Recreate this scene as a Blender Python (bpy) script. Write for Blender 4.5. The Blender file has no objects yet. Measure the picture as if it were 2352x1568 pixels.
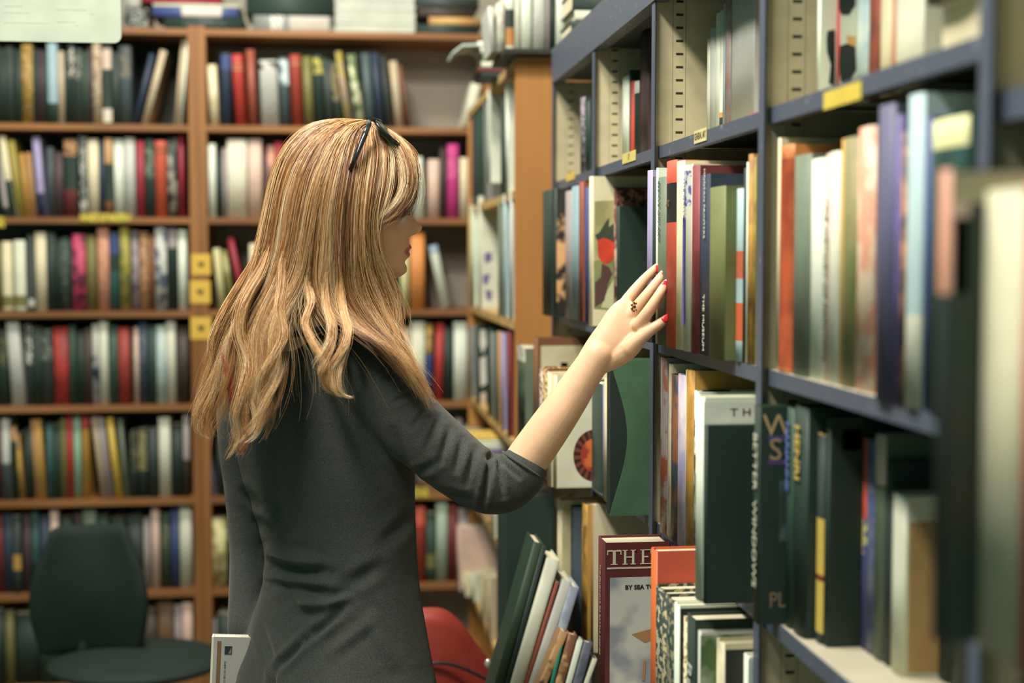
import bpy, bmesh, math, random
import numpy as np
from mathutils import Vector, Matrix
random.seed(7); rng = np.random.default_rng(7)
SC = bpy.context.scene
COL = SC.collection
# ------------------------------------------------------------------ camera model
F = 2352*50/36; CX, CY = 1176, 784; H = 1.48
YAW = math.atan(396/F); PIT = math.atan(194/F)
_cy, _sy, _cp, _sp = math.cos(YAW), math.sin(YAW), math.cos(PIT), math.sin(PIT)
RV = Vector((_cy, -_sy, 0)); FV = Vector((_sy*_cp, _cy*_cp, -_sp)); UV = Vector((_sy*_sp, _cy*_sp, _cp))
EYE = Vector((0, 0, H))
def ray(px, py): return FV + RV*((px-CX)/F) + UV*((CY-py)/F)
def onX(px, py, X):
    d = ray(px, py); return EYE + d*(X/d.x)
def onY(px, py, Y):
    d = ray(px, py); return EYE + d*(Y/d.y)
def onZ(px, py, Z):
    d = ray(px, py); return EYE + d*((Z-H)/d.z)
def slope(px, py=590):
    d = ray(px, py); return d.x/d.y
# ------------------------------------------------------------------ materials
def lin(c):
    out = []
    for v in c[:3]:
        v = max(0, min(255, v))/255
        out.append(v/12.92 if v <= .04045 else ((v+.055)/1.055)**2.4)
    return tuple(out)+(1.0,)
_mats = {}
def mat(rgb, kind='plain', rough=.6, acc=None, sc=1.0, metal=0.0, spec=.3):
    key = (tuple(rgb), kind, rough, tuple(acc) if acc else None, sc, metal, spec)
    if key in _mats: return _mats[key]
    m = bpy.data.materials.new(kind); m.use_nodes = True
    nt = m.node_tree; N = nt.nodes; L = nt.links
    b = N['Principled BSDF']; b.inputs['Roughness'].default_value = rough
    b.inputs['Metallic'].default_value = metal
    b.inputs['Specular IOR Level'].default_value = spec
    c = lin(rgb); a = lin(acc) if acc else tuple(v*.72 for v in c[:3])+(1,)
    def nd(t, **k):
        n = N.new(t)
        for q, v in k.items(): setattr(n, q, v)
        return n
    tc = nd('ShaderNodeTexCoord'); mp = nd('ShaderNodeMapping'); L.new(tc.outputs['Object'], mp.inputs[0])
    def noise(scale, det=3, s3=(1, 1, 1), ro=.5):
        mp2 = nd('ShaderNodeMapping'); mp2.inputs['Scale'].default_value = s3; L.new(tc.outputs['Object'], mp2.inputs[0])
        n = nd('ShaderNodeTexNoise'); n.inputs['Scale'].default_value = scale; n.inputs['Detail'].default_value = det
        n.inputs['Roughness'].default_value = ro; L.new(mp2.outputs[0], n.inputs['Vector']); return n.outputs['Fac']
    def ramp(f, p0, p1, c0, c1, interp='LINEAR'):
        r = nd('ShaderNodeValToRGB'); r.color_ramp.interpolation = interp
        r.color_ramp.elements[0].position = p0; r.color_ramp.elements[1].position = p1
        r.color_ramp.elements[0].color = c0; r.color_ramp.elements[1].color = c1
        L.new(f, r.inputs[0]); return r.outputs[0]
    def bump(f, st, dist=.001):
        bp = nd('ShaderNodeBump'); bp.inputs['Strength'].default_value = st; bp.inputs['Distance'].default_value = dist
        L.new(f, bp.inputs['Height']); L.new(bp.outputs[0], b.inputs['Normal'])
    def math_(op, x, y=None):
        n = nd('ShaderNodeMath', operation=op)
        for i, v in enumerate((x, y)):
            if v is None: continue
            if isinstance(v, (int, float)): n.inputs[i].default_value = v
            else: L.new(v, n.inputs[i])
        return n.outputs[0]
    lo = tuple(v*.86 for v in c[:3])+(1,)
    if kind == 'plain':
        L.new(ramp(noise(14*sc), .35, .65, lo, c), b.inputs['Base Color'])
    elif kind == 'worn':       # scuffed paper with small stains
        n1 = noise(22*sc, 6); L.new(ramp(n1, .38, .6, a, c), b.inputs['Base Color'])
    elif kind == 'cloth':
        L.new(ramp(noise(40*sc, 5), .3, .7, lo, c), b.inputs['Base Color']); bump(noise(900, 2), .25)
    elif kind == 'speck':      # rows of small lettering like specks down a spine
        n1 = noise(150*sc, 2, (1, 1, .8)); L.new(ramp(n1, .52, .56, c, a), b.inputs['Base Color'])
    elif kind == 'blotch':     # picture like patches
        n1 = noise(26*sc, 3); L.new(ramp(n1, .47, .56, c, a), b.inputs['Base Color'])
    elif kind == 'pages':
        n1 = noise(420, 2, (1, .02, .02)); L.new(ramp(n1, .35, .65, lo, c), b.inputs['Base Color'])
    elif kind == 'wood':
        n1 = noise(9, 5, (1, 1, .12)); n2 = noise(60, 3, (1, 1, .05))
        L.new(ramp(math_('ADD', math_('MULTIPLY', n1, .6), math_('MULTIPLY', n2, .4)), .35, .62, a, c), b.inputs['Base Color'])
    elif kind == 'woodx':
        n1 = noise(9, 5, (.12, 1, 1)); L.new(ramp(n1, .35, .62, a, c), b.inputs['Base Color'])
    elif kind == 'peg':        # pegboard: a grid of small drilled holes
        sp = nd('ShaderNodeSeparateXYZ'); L.new(tc.outputs['Object'], sp.inputs[0])
        u = math_('ABSOLUTE', math_('SUBTRACT', math_('FRACT', math_('MULTIPLY', sp.outputs['X'], 70)), .5))
        v = math_('ABSOLUTE', math_('SUBTRACT', math_('FRACT', math_('MULTIPLY', sp.outputs['Z'], 70)), .5))
        r = math_('ADD', math_('POWER', u, 2), math_('POWER', v, 2))
        L.new(ramp(r, .025, .035, a, c), b.inputs['Base Color'])
    elif kind == 'metal_slots':  # beige steel upright with a strip of slots, x from front edge, z up
        sp = nd('ShaderNodeSeparateXYZ'); L.new(tc.outputs['Object'], sp.inputs[0])
        z = math_('ABSOLUTE', math_('SUBTRACT', math_('FRACT', math_('MULTIPLY', sp.outputs['Z'], 1/.0195)), .5))
        zm = math_('LESS_THAN', z, .095)
        xm = math_('LESS_THAN', math_('ABSOLUTE', math_('SUBTRACT', sp.outputs['X'], .040)), .0055)
        l1 = math_('LESS_THAN', math_('ABSOLUTE', math_('SUBTRACT', sp.outputs['X'], .0295)), .0005)
        l2 = math_('LESS_THAN', math_('ABSOLUTE', math_('SUBTRACT', sp.outputs['X'], .0495)), .0005)
        hole = math_('MULTIPLY', zm, xm)
        mk = math_('MINIMUM', math_('ADD', hole, math_('MULTIPLY', math_('ADD', l1, l2), .55)), 1)
        base = ramp(noise(30, 6), .3, .6, lo, c)
        mx = nd('ShaderNodeMix', data_type='RGBA'); L.new(mk, mx.inputs['Factor']); L.new(base, mx.inputs[6])
        mx.inputs[7].default_value = a; L.new(mx.outputs[2], b.inputs['Base Color'])
    elif kind == 'paint':      # chipped enamel on steel
        n1 = noise(60, 8); L.new(ramp(n1, .64, .74, c, a), b.inputs['Base Color']); bump(noise(200, 3), .2)
    elif kind == 'knit':
        L.new(ramp(noise(700, 3), .3, .75, c, a), b.inputs['Base Color'])
        bump(math_('ADD', noise(1400, 2, (1, 1, .3)), math_('MULTIPLY', noise(9, 3, (1, 1, 2)), 6)), .45, .0016)
        b.inputs['Sheen Weight'].default_value = .25; b.inputs['Sheen Tint'].default_value = lin((190, 185, 170))
    elif kind == 'skin':
        col_ = ramp(noise(30, 4), .35, .7, lo, c)
        for an, cc in (('lip', lin((188, 112, 100))), ('scalp', lin((104, 72, 42)))):
            at = nd('ShaderNodeAttribute'); at.attribute_name = an
            mx = nd('ShaderNodeMix', data_type='RGBA'); L.new(at.outputs['Fac'], mx.inputs['Factor']); L.new(col_, mx.inputs[6]); mx.inputs[7].default_value = cc; col_ = mx.outputs[2]
        L.new(col_, b.inputs['Base Color'])
        b.inputs['Subsurface Weight'].default_value = .35; b.inputs['Subsurface Scale'].default_value = .012
        b.inputs['Subsurface Radius'].default_value = (1, .35, .15); bump(noise(500, 3), .08)
    elif kind == 'hair':
        at = nd('ShaderNodeAttribute'); at.attribute_name = 'tint'
        r = nd('ShaderNodeValToRGB'); cr = r.color_ramp
        b.inputs['Specular IOR Level'].default_value = .7; cr.elements[0].position = 0; cr.elements[0].color = lin((78, 52, 32))
        cr.elements[1].position = 1; cr.elements[1].color = lin((240, 218, 176))
        e = cr.elements.new(.45); e.color = lin((176, 122, 70))
        e = cr.elements.new(.75); e.color = lin((216, 170, 112))
        L.new(at.outputs['Fac'], r.inputs[0]); L.new(r.outputs[0], b.inputs['Base Color'])
        b.inputs['Anisotropic'].default_value = .6
    else: L.new(ramp(noise(8), .3, .7, lo, c), b.inputs['Base Color'])
    _mats[key] = m; return m
# ------------------------------------------------------------------ object helpers
_base = {}
def obj(name, me, parent=None, loc=None, rot=None, mats=()):
    o = bpy.data.objects.new(name, me)
    for m in mats: me.materials.append(m)
    COL.objects.link(o)
    if parent is not None: o.parent = parent
    if loc is not None: o.location = loc
    if rot is not None: o.rotation_euler = rot
    return o
def thing(name, label, cat, loc=(0, 0, 0), rot=(0, 0, 0), group=None):
    o = bpy.data.objects.new(name, None); o.empty_display_size = .02; COL.objects.link(o)
    o.location = loc; o.rotation_euler = rot
    o['label'] = label; o['category'] = cat
    if group: o['group'] = group
    return o
def tag(o, label, cat, group=None):
    o['label'] = label; o['category'] = cat
    if group: o['group'] = group
    return o
def bm_box(bm, x0, x1, y0, y1, z0, z1, mi=0, bev=0):
    vs = [bm.verts.new((x, y, z)) for x in (x0, x1) for y in (y0, y1) for z in (z0, z1)]
    fs = [(0, 1, 3, 2), (4, 6, 7, 5), (0, 4, 5, 1), (2, 3, 7, 6), (0, 2, 6, 4), (1, 5, 7, 3)]
    out = []
    for f in fs:
        q = bm.faces.new([vs[i] for i in f]); q.material_index = mi; out.append(q)
    if bev:
        es = list({e for f in out for e in f.edges})
        bmesh.ops.bevel(bm, geom=es, offset=bev, segments=2, affect='EDGES', clamp_overlap=True)
def box(name, x0, x1, y0, y1, z0, z1, m, parent=None, bev=0, loc=None, rot=None):
    bm = bmesh.new(); bm_box(bm, x0, x1, y0, y1, z0, z1, 0, bev)
    return fin(name, bm, [m], parent, loc, rot)
def fin(name, bm, mats, parent=None, loc=None, rot=None, smooth=False, recalc=True):
    if recalc: bmesh.ops.recalc_face_normals(bm, faces=bm.faces)
    me = bpy.data.meshes.new(name); bm.to_mesh(me); bm.free()
    if smooth: me.shade_smooth()
    return obj(name, me, parent, loc, rot, mats)
def struct(o): o['kind'] = 'structure'; return o
def tube(bm, pts, rad, n=12, caps=True, mi=0, ecc=None, up=None):
    """pts polyline, rad list or float; ecc: list of (scale along 'up' side) -> elliptical section"""
    pts = [Vector(p) for p in pts]; k = len(pts)
    if isinstance(rad, (int, float)): rad = [rad]*k
    rings = []; prev = None
    for i, p in enumerate(pts):
        t = (pts[min(i+1, k-1)]-pts[max(i-1, 0)]).normalized()
        if prev is None:
            u = Vector(up) if up else (Vector((0, 0, 1)) if abs(t.z) < .9 else Vector((1, 0, 0)))
        else: u = prev
        u = (u - t*u.dot(t)).normalized(); v = t.cross(u); prev = u
        e = ecc[i] if ecc else 1.0
        rings.append([bm.verts.new(p+(u*math.cos(a)*e+v*math.sin(a))*rad[i]) for a in [2*math.pi*j/n for j in range(n)]])
    for i in range(k-1):
        for j in range(n):
            f = bm.faces.new((rings[i][j], rings[i][(j+1) % n], rings[i+1][(j+1) % n], rings[i+1][j])); f.material_index = mi; f.smooth = True
    if caps:
        bm.faces.new(rings[0][::-1]).material_index = mi; bm.faces.new(rings[-1]).material_index = mi
    return rings
def ball(bm, c, r, s=(1, 1, 1), n=14, R=None):
    M = Matrix.Translation(Vector(c)) @ (R.to_4x4() if R else Matrix()) @ Matrix.Diagonal((s[0]*r, s[1]*r, s[2]*r, 1))
    bmesh.ops.create_uvsphere(bm, u_segments=n, v_segments=max(6, n*2//3), radius=1, matrix=M)
def smooth_path(pts, sub=6):
    P = np.array(pts, float); n = len(P); out = []
    for i in range(n-1):
        p0 = P[max(i-1, 0)]; p1 = P[i]; p2 = P[i+1]; p3 = P[min(i+2, n-1)]
        for s in range(sub):
            t = s/sub
            out.append(.5*((2*p1)+(-p0+p2)*t+(2*p0-5*p1+4*p2-p3)*t*t+(-p0+3*p1-3*p2+p3)*t**3))
    out.append(P[-1]); return np.array(out)
def text_mesh(s, size, ext=.0002, spacing=1.0, bold=0.0):
    cu = bpy.data.curves.new('t', 'FONT'); cu.body = s; cu.size = size; cu.extrude = ext; cu.offset = bold
    cu.align_x = 'CENTER'; cu.align_y = 'CENTER'; cu.space_character = spacing; cu.resolution_u = 3
    o = bpy.data.objects.new('t', cu); COL.objects.link(o)
    dg = bpy.context.evaluated_depsgraph_get(); dg.update()
    me = bpy.data.meshes.new_from_object(o.evaluated_get(dg)); me.materials.clear()
    bpy.data.objects.remove(o); bpy.data.curves.remove(cu); return me
def baked(bm, vox, smooth_it=4, fac=.5):
    me = bpy.data.meshes.new('b'); bm.to_mesh(me); bm.free()
    o = bpy.data.objects.new('b', me); COL.objects.link(o)
    r = o.modifiers.new('r', 'REMESH'); r.mode = 'VOXEL'; r.voxel_size = vox; r.use_smooth_shade = True
    s = o.modifiers.new('s', 'SMOOTH'); s.iterations = smooth_it; s.factor = fac
    dg = bpy.context.evaluated_depsgraph_get(); dg.update()
    out = bpy.data.meshes.new_from_object(o.evaluated_get(dg))
    bpy.data.objects.remove(o); out.materials.clear(); out.shade_smooth(); return out

# ------------------------------------------------------------------ palette
PAL = {
 'black': (40, 56, 48), 'charcoal': (52, 62, 58), 'dark green': (46, 70, 56), 'dark brown': (66, 56, 48), 'dark plum': (70, 54, 56),
 'navy': (44, 56, 74), 'slate': (66, 78, 80), 'white': (214, 222, 200), 'cream': (212, 202, 166), 'ivory': (204, 206, 182),
 'beige': (176, 160, 130), 'tan': (178, 138, 92), 'light grey': (182, 184, 172), 'mauve grey': (156, 146, 142), 'pale pink': (206, 178, 160),
 'pale blue': (158, 182, 182), 'light blue': (138, 164, 170), 'blue': (62, 76, 122), 'violet': (104, 92, 150), 'lavender': (150, 142, 176),
 'red': (170, 58, 50), 'crimson': (148, 46, 56), 'brick red': (150, 62, 48), 'rust': (140, 74, 54), 'orange red': (198, 88, 66),
 'maroon': (98, 46, 44), 'magenta': (190, 62, 128), 'rose': (178, 66, 94), 'orange': (206, 136, 74), 'gold': (186, 144, 70),
 'yellow': (202, 172, 80), 'pale yellow': (200, 196, 142), 'olive': (112, 108, 62), 'olive green': (104, 110, 66), 'mustard': (150, 138, 62),
 'brown': (116, 78, 50), 'grey green': (104, 116, 96), 'teal': (52, 88, 82), 'mint': (138, 176, 148), 'sage': (158, 176, 152), 'dark red': (112, 48, 44),
 'salmon': (198, 142, 116), 'grey': (122, 126, 120), 'pink': (206, 70, 100), 'green': (84, 104, 66),
}
PAGE = mat((206, 196, 164), 'pages', .8)
BOOKS = []
def cmat(c, kind=None, acc=None, rough=.55):
    rgb = PAL[c] if isinstance(c, str) else c
    if kind is None: kind = 'plain'
    return mat(rgb, kind, rough, acc)
# ------------------------------------------------------------------ one book
def make_book(t, h, d, colour, loc, rot=(0, 0, 0), hard=True, bands=(), kind=None, acc=None, name='book', rnd=None, row=None, size=None, extra=None, parts=True, rough=.55):
    """local x = thickness, y = depth behind the spine, z = height"""
    ct = (.0022 if hard else .0007); ct = min(ct, t*.25)
    ov = .003 if hard else 0.0
    bul = (min(t*.16, .005) if rnd is None else rnd)
    base = cmat(colour, kind, acc, rough); mats = [base]
    cuts = {0.0, 1.0}; bl = []
    for bnd in bands:
        z0, z1, c = bnd[0], bnd[1], bnd[2]
        k = bnd[3] if len(bnd) > 3 else 'plain'; ac = bnd[4] if len(bnd) > 4 else None
        m = cmat(c, k, ac, rough)
        if m not in mats: mats.append(m)
        cuts.update((z0, z1)); bl.append((z0, z1, mats.index(m)))
    cuts = sorted(cuts)
    plain_sides = True
    pm = cmat(colour, 'plain', None, rough)
    if pm not in mats: mats.append(pm)
    pl = mats.index(pm)
    root = thing(name, '', 'book', loc, rot)
    bm = bmesh.new()
    ns = 6
    outer = [(0, d)]+[(t/2-t/2*math.cos(math.pi*i/ns), ct*.5-bul*math.sin(math.pi*i/ns)) for i in range(ns+1)]+[(t, d)]
    inner = [(ct, d)]+[(ct+(t-2*ct)*i/ns, ct*1.5-bul*.9*math.sin(math.pi*i/ns)) for i in range(ns+1)]+[(t-ct, d)]
    cols = []
    for z in cuts:
        cols.append(([bm.verts.new((x, y, z*h)) for x, y in outer], [bm.verts.new((x, y, z*h)) for x, y in inner]))
    m_ = len(outer)
    for k in range(len(cuts)-1):
        zc = (cuts[k]+cuts[k+1])/2; mi = 0
        for z0, z1, q in bl:
            if z0 <= zc <= z1: mi = q
        (o0, i0), (o1, i1) = cols[k], cols[k+1]
        for j in range(m_-1):
            f = bm.faces.new((o0[j], o0[j+1], o1[j+1], o1[j])); f.material_index = mi if (1 <= j < m_-2 or plain_sides is False) else pl
            if 1 <= j < m_-2: f.smooth = True
            bm.faces.new((i0[j+1], i0[j], i1[j], i1[j+1])).material_index = mi
        bm.faces.new((o0[0], o1[0], i1[0], i0[0])).material_index = mi
        bm.faces.new((o1[-1], o0[-1], i0[-1], i1[-1])).material_index = mi
    for (oo, ii), fl in ((cols[0], 0), (cols[-1], 1)):
        for j in range(m_-1):
            q = (oo[j], oo[j+1], ii[j+1], ii[j])
            bm.faces.new(q if fl else q[::-1])
    fin('cover', bm, mats, root, recalc=False)
    bm = bmesh.new(); bm_box(bm, ct, t-ct, ct*1.5, d-ov, ov if hard else .0004, h-ov-.0003)
    fin('pages', bm, [PAGE], root)
    if extra: extra(root, t, h, d, bul)
    BOOKS.append(dict(o=root, c=colour if isinstance(colour, str) else 'patterned', row=row, t=t, h=h, size=size, x=loc[0]))
    return root
def B_last(desc): BOOKS[-1]['c'] = desc
# =================================================================== SETTING
floor = struct(box('floor', -4.2, 1.3, -1.2, 5.2, -.05, 0, mat((96, 82, 62), 'plain', .7)))
wb = struct(box('wall_back', -4.2, 1.3, 5.0, 5.1, 0, 3.5, mat((150, 146, 128), 'plain', .9)))
wr = struct(box('wall_right', 1.1, 1.2, -1.2, 5.0, 0, 3.5, mat((140, 138, 120), 'plain', .9)))
ce = struct(box('ceiling', -4.2, 1.3, -1.2, 5.2, 3.5, 3.55, mat((170, 170, 152), 'plain', .9)))
# ------------------------------------------------------------------ back wooden bookcases
WOOD = mat((150, 104, 60), 'woodx', .5, (116, 78, 44)); WOODV = mat((152, 106, 60), 'wood', .5, (118, 78, 42))
WSHADE = mat((66, 68, 56), 'woodx', .6, (54, 58, 48)); PEG = mat((176, 166, 150), 'peg', .8, (104, 98, 88))  # wood backs and plinths coloured dark green for the shade behind the books
YB = 4.5; BZ = [2.18, 1.886, 1.602, 1.313, 1.021, .727, .435, .145]
YEL = mat((214, 176, 74), 'plain', .6)
def back_case(label, xa, xb, backmat, sides):
    r = thing('wooden_bookcase', label, 'bookcase', (xa, YB, 0)); w = xb-xa
    for q, (s0, s1) in enumerate(sides): box('side_panel', s0-xa, s1-xa, 0, .27, 0, 2.188, WODV_(q), r, .002)
    out = []
    for i, z in enumerate(BZ):
        x0 = sides[0][1]-xa; x1 = sides[1][0]-xa
        s = box('shelf', x0, x1, .003, .262, z-.02, z, WOOD, r, .0015); out.append(s)
    box('back_panel', sides[0][1]-xa, sides[1][0]-xa, .262, .27, 0, 2.18, backmat, r)
    box('plinth', sides[0][1]-xa, sides[1][0]-xa, .012, .03, 0, .125, WSHADE, r)
    return r, out
def WODV_(q): return WODV_L[q % 2]
WODV_L = [WODV_] and [WOODV, WOODV]
XL0 = -1.5; xu0, xu1 = onY(437, 600, YB).x, onY(478, 600, YB).x; xm = (xu0+xu1)/2
XR1 = onY(1135, 600, YB).x
caseL, shL = back_case('wooden bookcase with dark back along far wall, left of the post with yellow tags', XL0, xm, WSHADE, ((XL0, XL0+.03), (xu0, xm-.0005)))
caseR, shR = back_case('wooden bookcase with pale pegboard back behind the woman', xm, XR1, PEG, ((xm+.0005, xu1), (XR1-.03, XR1)))
# yellow tags on the post and the shelf edges
def tagplate(px0, px1, py0, py1, Y, label, mark=True, parent=None, cat='label'):
    a = onY(px0, py1, Y); b = onY(px1, py0, Y)
    w, h = b.x-a.x, b.z-a.z
    t = thing('yellow_tag', label, cat, (a.x, Y, a.z), group=None)
    box('card', 0, w, -.0025, 0, 0, h, YEL, t, .001)
    if mark:
        bm = bmesh.new(); cx, cz, r = w/2, h*.52, w*.17
        pts = []
        for i in range(24):
            a_ = 2*math.pi*i/24
            pts.append((cx+r*math.sin(a_)**3, cz+r*(.8*math.cos(a_)-.33*math.cos(2*a_)-.12*math.cos(3*a_))))
        f0 = [bm.verts.new((x, -.0036, z)) for x, z in pts]; f1 = [bm.verts.new((x, -.0025, z)) for x, z in pts]
        bm.faces.new(f0); bm.faces.new(f1[::-1])
        for i in range(24): bm.faces.new((f0[i], f1[i], f1[(i+1) % 24], f0[(i+1) % 24]))
        fin('heart_mark', bm, [mat((40, 48, 40))], t)
    return t
tagplate(440, 484, 583, 632, YB, 'yellow square tag on the bookcase post, topmost of three')
tagplate(437, 483, 644, 697, YB, 'yellow square tag on the bookcase post, middle of three')
tagplate(438, 486, 728, 780, YB, 'yellow square tag with dark heart on the post, lowest of three')
def strip(px0, px1, py0, py1, Y, label):
    a = onY(px0, py1, Y); b = onY(px1, py0, Y)
    o = box('shelf_label', 0, b.x-a.x, -.002, 0, 0, b.z-a.z, mat((196, 178, 70), 'speck', .6, (120, 110, 50)), None, 0, (a.x, Y+.0028, a.z))
    tag(o, label, 'label')
strip(184, 300, 490, 508, YB, 'long yellow label strip on a shelf edge of the left wooden bookcase')
strip(-14, 10, 497, 522, YB, 'yellow label at the photo left edge on a wooden shelf')
strip(905, 985, 1118, 1143, YB, 'yellow label strip on the wooden shelf edge behind the woman\'s elbow')

def back_row(items, zi, row, side):
    """items: (a,b,top_px,colour,opts)"""
    z = BZ[zi]; Y = YB+.028
    ymid = 590+(H-z)*720
    last = -9
    for it in items:
        a, b, top, c = it[:4]; o = dict(it[4]) if len(it) > 4 else {}
        tilt = o.pop('tilt', 0)
        x0 = onY(a, ymid, Y).x; x1 = onY(b, ymid, Y).x
        zt = onY((a+b)/2, top, Y).z
        h = max(.08, min(zt-z, .275)); t = max(x1-x0-.0006, .006)
        tr = math.radians(tilt)
        if tilt:
            h = min((h-abs(math.sin(tr))*t)/math.cos(tr), .272)
        off = 0
        d = .15+.03*random.random()
        dy = random.uniform(0, .012)
        zz = z+.0006
        if tilt > 0: zz = z+t*math.sin(tr)+.0006
        loc = (x0, Y+dy, zz)
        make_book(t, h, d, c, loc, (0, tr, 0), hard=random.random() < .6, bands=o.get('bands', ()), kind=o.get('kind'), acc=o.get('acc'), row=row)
        if 'n' in o: B_last(o['n'])
L_ = 'left wooden bookcase'
SPK = dict(kind='speck')
W_ = (190, 186, 170)
def sp(acc=W_, **k): return dict(kind='speck', acc=acc, **k)
def bd(*b, **k): return dict(bands=b, **k)
back_row([(-60, -30, 110, 'black'), (-30, 0, 104, 'dark brown'), (0, 16, 112, 'black'), (16, 33, 108, 'charcoal'), (33, 50, 114, 'black'),
 (51, 77, 102, (128, 102, 50), sp((168, 140, 80), n='olive gold')), (78, 88, 112, 'black'), (88, 102, 115, 'dark plum'), (102, 111, 118, 'black'),
 (111, 134, 99, 'light blue', bd((0, .26, 'black'))), (135, 149, 118, 'beige'), (150, 158, 120, 'black'),
 (158, 173, 103, 'black', bd((.6, .95, 'black', 'speck', W_), n='black book with pale title')), (173, 190, 112, 'charcoal', bd((.6, .95, 'black', 'speck', (130, 130, 120)))),
 (190, 203, 118, 'dark green'), (203, 214, 110, 'dark plum'), (215, 235, 98, 'beige', sp((120, 96, 80), n='speckled beige')),
 (236, 258, 104, 'black', bd((.7, .95, (200, 180, 160)), (.03, .2, (206, 196, 176)), n='black book with white spot')), (259, 274, 120, 'charcoal'), (275, 303, 105, 'slate', bd((.6, .97, 'slate', 'speck', (120, 110, 90)))),
 (305, 317, 122, 'navy', dict(tilt=14)), (324, 340, 113, 'beige', dict(tilt=15)), (398, 410, 88, 'beige', dict(tilt=6)), (412, 418, 84, 'white', dict(tilt=5.5))], 1, 'top shelf of ' + L_, 0)
back_row([(-44, -20, 330, 'dark brown'), (-20, 3, 320, 'black'), (9, 21, 312, 'mauve grey', dict(tilt=-6, bands=((.0, .12, 'black'),))), (24, 39, 312, 'cream', dict(tilt=-7, bands=((0, .45, 'dark green'),))),
 (42, 58, 322, 'mustard', dict(tilt=-7)), (60, 70, 352, 'gold', dict(tilt=-5)), (71, 82, 350, 'tan', dict(tilt=-4)), (88, 106, 315, 'lavender', dict(tilt=-3.5, bands=((0, .3, 'navy'),))),
 (108, 124, 338, 'slate'), (124, 147, 350, 'dark plum'), (148, 179, 318, 'black', bd((.78, .98, 'tan', 'speck', (90, 60, 40)), (0, .35, 'maroon'), n='black book with tan top')),
 (184, 202, 312, 'charcoal', sp((150, 150, 140), bands=((0, .2, (190, 186, 170), 'speck', (60, 60, 60)),))), (203, 228, 320, 'cream'), (229, 241, 325, 'navy'),
 (242, 261, 318, 'black', bd((.68, 1, 'tan'), (0, .2, 'brown'), n='black book with orange tan top')), (262, 285, 320, 'white'), (287, 312, 317, 'light grey'), (315, 333, 324, 'crimson'),
 (334, 357, 320, 'black', bd((.5, .95, 'black', 'speck', (120, 130, 110)))), (358, 384, 324, 'orange red', dict(bands=((.83, .86, 'brown'), (.9, .93, 'brown')))), (386, 408, 318, 'black', dict(kind='blotch', acc=(150, 146, 130), n='black white streaked')), (412, 423, 296, 'crimson')], 2, 'second shelf of ' + L_, 0)
back_row([(-50, -26, 560, 'cream'), (-24, 2, 556, 'olive'), (6, 29, 555, 'cream', dict(bands=((.06, .22, 'olive'),))), (34, 60, 552, 'ivory', dict(bands=((.06, .22, 'olive'),))), (65, 80, 540, 'charcoal', bd((.06, .16, 'light grey'))),
 (82, 108, 534, 'cream'), (110, 130, 535, 'black'), (130, 143, 548, 'black'), (143, 158, 545, 'black', sp((90, 100, 92))), (158, 166, 550, 'black'), (168, 198, 538, 'rose', dict(kind='blotch', acc=(96, 40, 58), n='rose pink patterned')),
 (199, 222, 540, 'olive'), (225, 252, 520, 'salmon', sp((168, 120, 92))), (253, 275, 534, 'teal', bd((.72, .98, 'blue'), (.5, .72, 'black'), n='teal, black and blue')), (277, 300, 518, 'mustard', dict(kind='blotch', acc=(110, 112, 60))), (303, 320, 530, 'mauve grey', dict(acc=(80, 70, 84), kind='worn', n='purple grey')),
 (322, 342, 533, 'tan', dict(kind='speck', acc=(112, 84, 60))), (343, 357, 540, 'brown'), (358, 385, 520, 'light grey', dict(kind='blotch', acc=(84, 92, 112), n='grey lilac streaked')), (387, 408, 522, 'black', bd((.75, 1, 'mauve grey'))), (410, 430, 528, 'white')], 3, 'third shelf of ' + L_, 0)
back_row([(-40, -20, 745, 'black'), (-20, 0, 750, 'dark green'), (1, 18, 760, 'black', bd((.5, .9, 'black', 'speck', (110, 106, 70)))), (27, 57, 736, 'light grey', dict(tilt=-3)), (60, 76, 742, 'charcoal', bd((.5, .97, 'charcoal', 'speck', (206, 206, 190)))),
 (78, 97, 752, 'black'), (97, 122, 758, 'charcoal', bd((.6, .95, 'charcoal', 'speck', (120, 124, 116)))), (124, 158, 752, 'red', dict(kind='worn', acc=(128, 52, 44))), (160, 176, 748, 'dark green'), (177, 194, 760, 'black'), (194, 213, 756, 'dark brown'),
 (214, 229, 745, 'light grey', bd((0, .6, 'navy', 'blotch', (170, 170, 170)))), (230, 250, 734, 'ivory'), (252, 272, 748, 'dark green', sp((60, 90, 72))), (273, 300, 752, 'brick red'), (303, 309, 756, 'black'), (309, 320, 752, 'pale pink'),
 (321, 341, 742, 'navy', sp((80, 90, 96))), (343, 359, 750, 'dark green'), (360, 383, 748, 'pale blue', dict(kind='worn', acc=(190, 200, 184))), (384, 405, 732, 'ivory'), (407, 435, 750, 'dark brown')], 4, 'fourth shelf of ' + L_, 0)
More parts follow.
